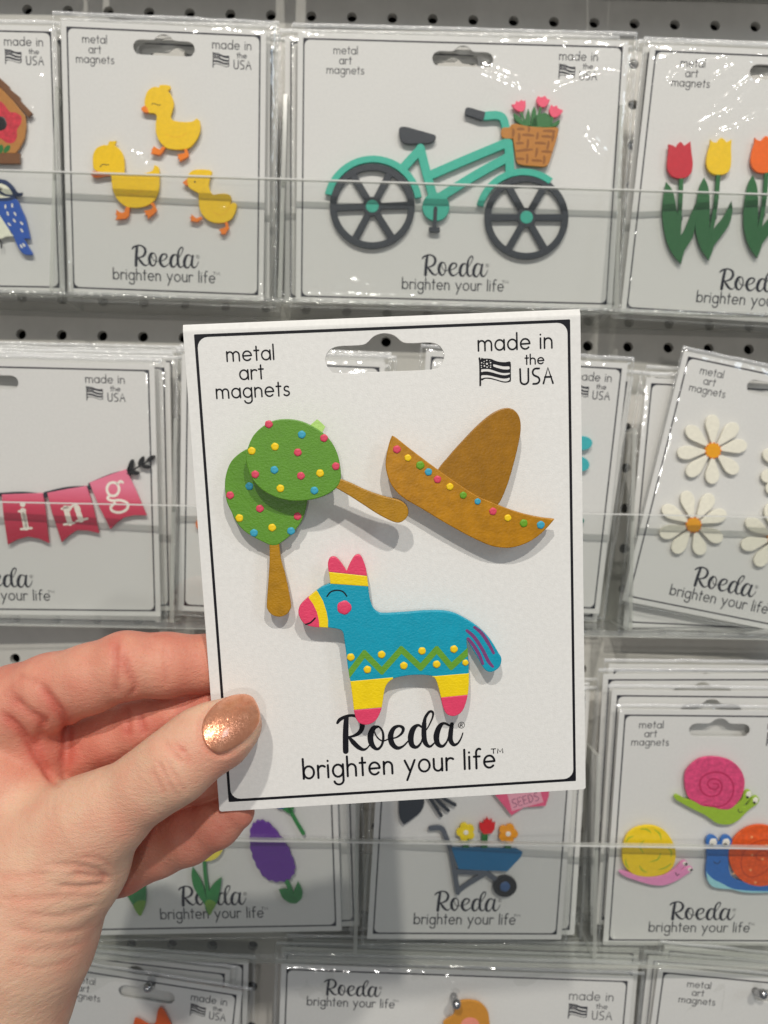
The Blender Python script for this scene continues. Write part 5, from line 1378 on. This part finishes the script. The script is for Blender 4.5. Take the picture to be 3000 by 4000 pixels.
def skin_mat():
    mt, nt, out = newmat('skin')
    L = nt.links.new
    p = N(nt, 'ShaderNodeBsdfPrincipled', Roughness=.5)
    p.inputs['Specular IOR Level'].default_value = .35
    p.inputs['Subsurface Weight'].default_value = .35
    p.inputs['Subsurface Radius'].default_value = (1.0, .35, .2)
    p.inputs['Subsurface Scale'].default_value = .0022
    at = N(nt, 'ShaderNodeAttribute', _attribute_name='redness')
    rp = N(nt, 'ShaderNodeValToRGB')
    c = [(0.72, 0.455, 0.315), (0.69, 0.305, 0.21), (0.56, 0.15, 0.105)]
    rp.color_ramp.elements[0].color = (*c[0], 1); rp.color_ramp.elements[1].color = (*c[2], 1)
    e = rp.color_ramp.elements.new(.5); e.color = (*c[1], 1)
    tc = N(nt, 'ShaderNodeTexCoord')
    n1 = N(nt, 'ShaderNodeTexNoise', Scale=220., Detail=6.0, Roughness=.6)
    L(tc.outputs['Object'], n1.inputs['Vector'])
    ad = N(nt, 'ShaderNodeMath', _operation='MULTIPLY_ADD'); ad.inputs[1].default_value = .35; 
    L(n1.outputs['Fac'], ad.inputs[0])
    sb = N(nt, 'ShaderNodeMath', _operation='SUBTRACT'); sb.inputs[1].default_value = .175
    L(at.outputs['Fac'], sb.inputs[0]); L(sb.outputs[0], ad.inputs[2])
    L(ad.outputs[0], rp.inputs[0]); L(rp.outputs[0], p.inputs['Base Color'])
    mp = N(nt, 'ShaderNodeMapping', Scale=(1, 1, 2.2), Rotation=(0.2, .5, 0))
    L(tc.outputs['Object'], mp.inputs[0])
    v1 = N(nt, 'ShaderNodeTexVoronoi', Scale=1100., _feature='DISTANCE_TO_EDGE'); L(mp.outputs[0], v1.inputs['Vector'])
    n2 = N(nt, 'ShaderNodeTexNoise', Scale=520., Detail=6.0); L(mp.outputs[0], n2.inputs['Vector'])
    b1 = N(nt, 'ShaderNodeBump', Strength=.7, Distance=.0002); L(v1.outputs['Distance'], b1.inputs['Height'])
    b2 = N(nt, 'ShaderNodeBump', Strength=.4, Distance=.0006); L(n2.outputs['Fac'], b2.inputs['Height']); L(b1.outputs[0], b2.inputs['Normal'])
    L(b2.outputs[0], p.inputs['Normal']); L(p.outputs[0], out.inputs[0])
    return mt
me.materials.append(skin_mat())
hand = bpy.data.objects.new('hand', me); col.objects.link(hand)
hand.location = tuple(c0 * MM)
tag(hand, 'left hand pinching the card, thumb in front with copper nail polish', 'hand')

# thumbnail: a curved plate laid on the thumb tip
NO = [(905, 245), (1000, 210), (1100, 196), (1200, 200), (1290, 245), (1350, 340), (1392, 450), (1398, 540), (1380, 620), (1335, 700), (1260, 780), (1180, 850), (1090, 905), (1000, 950), (930, 975), (850, 984), (775, 950), (700, 890), (650, 810), (625, 720), (618, 630), (632, 540), (675, 455), (740, 370), (820, 300)]
NP = cr(Tz(NO), 4)
cen = np.mean(NP, 0)
axd = np.array([math.cos(math.radians(-38)), math.sin(math.radians(-38))])
acd = np.array([-axd[1], axd[0]])
NP = [tuple(np.array(p) - acd * (((np.array(p) - cen) @ acd) * .07 + 3)) for p in NP]
cen = np.mean(NP, 0)
def nail_depth(x, y):
    v = (np.array([x, y]) - cen) / 13.5
    a, c = v @ axd, v @ acd
    q = np.array([[(x - 1500) / F, (y - 2000) / F, 1.0]])
    return a, c
def skin_depth(x, y):
    ds = np.arange(185, 232, .25)
    q = np.stack([(x - 1500) / F * ds, (y - 2000) / F * ds, ds], 1)
    v = SMP((q - lo) / GS)
    k = np.argmax(v < 0)
    return ds[k] if v[k] < 0 else None
smpl = []
for s_ in (0, .3, .55, .8):
    for i in range(0, len(NP), 6):
        x, y = cen + (np.array(NP[i]) - cen) * s_
        d = skin_depth(x, y)
        if d is not None:
            a, c = nail_depth(x, y)
            smpl.append((1, a, c, a * a, c * c, d))
sm = np.array(smpl)
co, *_ = np.linalg.lstsq(sm[:, :5], sm[:, 5], rcond=None)
V, Fc = [], []
rings = [0.0, .2, .4, .6, .75, .87, .95, .985, 1.0]
n = len(NP)
def nvert(x, y, lift):
    a, c = nail_depth(x, y)
    d = co @ np.array([1, a, c, a * a, c * c])
    d = d - .75 + lift
    return tuple((P3(x, y, d) @ RC + CAM - c0))
V.append(nvert(*cen, 0))
for s_ in rings[1:]:
    for i in range(n):
        x, y = cen + (np.array(NP[i]) - cen) * s_
        V.append(nvert(x, y, 0 if s_ < .96 else (.12 if s_ < .99 else .8)))
for i in range(n): Fc.append((0, 1 + (i + 1) % n, 1 + i))
for r_ in range(len(rings) - 2):
    for i in range(n):
        a = 1 + r_ * n + i; b = 1 + r_ * n + (i + 1) % n
        Fc.append((a, b, b + n, a + n))
def nail_mat():
    mt, nt, out = newmat('copper_nail_polish')
    L = nt.links.new
    p = N(nt, 'ShaderNodeBsdfPrincipled', Roughness=.31, Metallic=.7)
    p.inputs['Coat Weight'].default_value = 1.; p.inputs['Coat Roughness'].default_value = .08
    tc = N(nt, 'ShaderNodeTexCoord')
    v = N(nt, 'ShaderNodeTexVoronoi', Scale=4200.); L(tc.outputs['Object'], v.inputs['Vector'])
    n1 = N(nt, 'ShaderNodeTexNoise', Scale=500., Detail=4.); L(tc.outputs['Object'], n1.inputs['Vector'])
    mx = N(nt, 'ShaderNodeMix', _data_type='RGBA'); mx.inputs[6].default_value = (0.70, 0.25, 0.13, 1); mx.inputs[7].default_value = (0.97, 0.47, 0.29, 1)
    L(n1.outputs['Fac'], mx.inputs[0]); L(mx.outputs[2], p.inputs['Base Color'])
    vm = N(nt, 'ShaderNodeVectorMath', _operation='SUBTRACT'); vm.inputs[1].default_value = (.5, .5, .5)
    L(v.outputs['Color'], vm.inputs[0])
    vs = N(nt, 'ShaderNodeVectorMath', _operation='SCALE'); vs.inputs['Scale'].default_value = .24; L(vm.outputs[0], vs.inputs[0])
    ge = N(nt, 'ShaderNodeNewGeometry')
    va = N(nt, 'ShaderNodeVectorMath', _operation='ADD'); L(ge.outputs['Normal'], va.inputs[0]); L(vs.outputs[0], va.inputs[1])
    nn = N(nt, 'ShaderNodeVectorMath', _operation='NORMALIZE'); L(va.outputs[0], nn.inputs[0])
    L(nn.outputs[0], p.inputs['Normal']); L(p.outputs[0], out.inputs[0])
    return mt
no = mesh_obj('thumbnail', V, Fc, nail_mat(), smooth=True)
no.parent = hand
no['label'] = 'glittering copper painted nail'
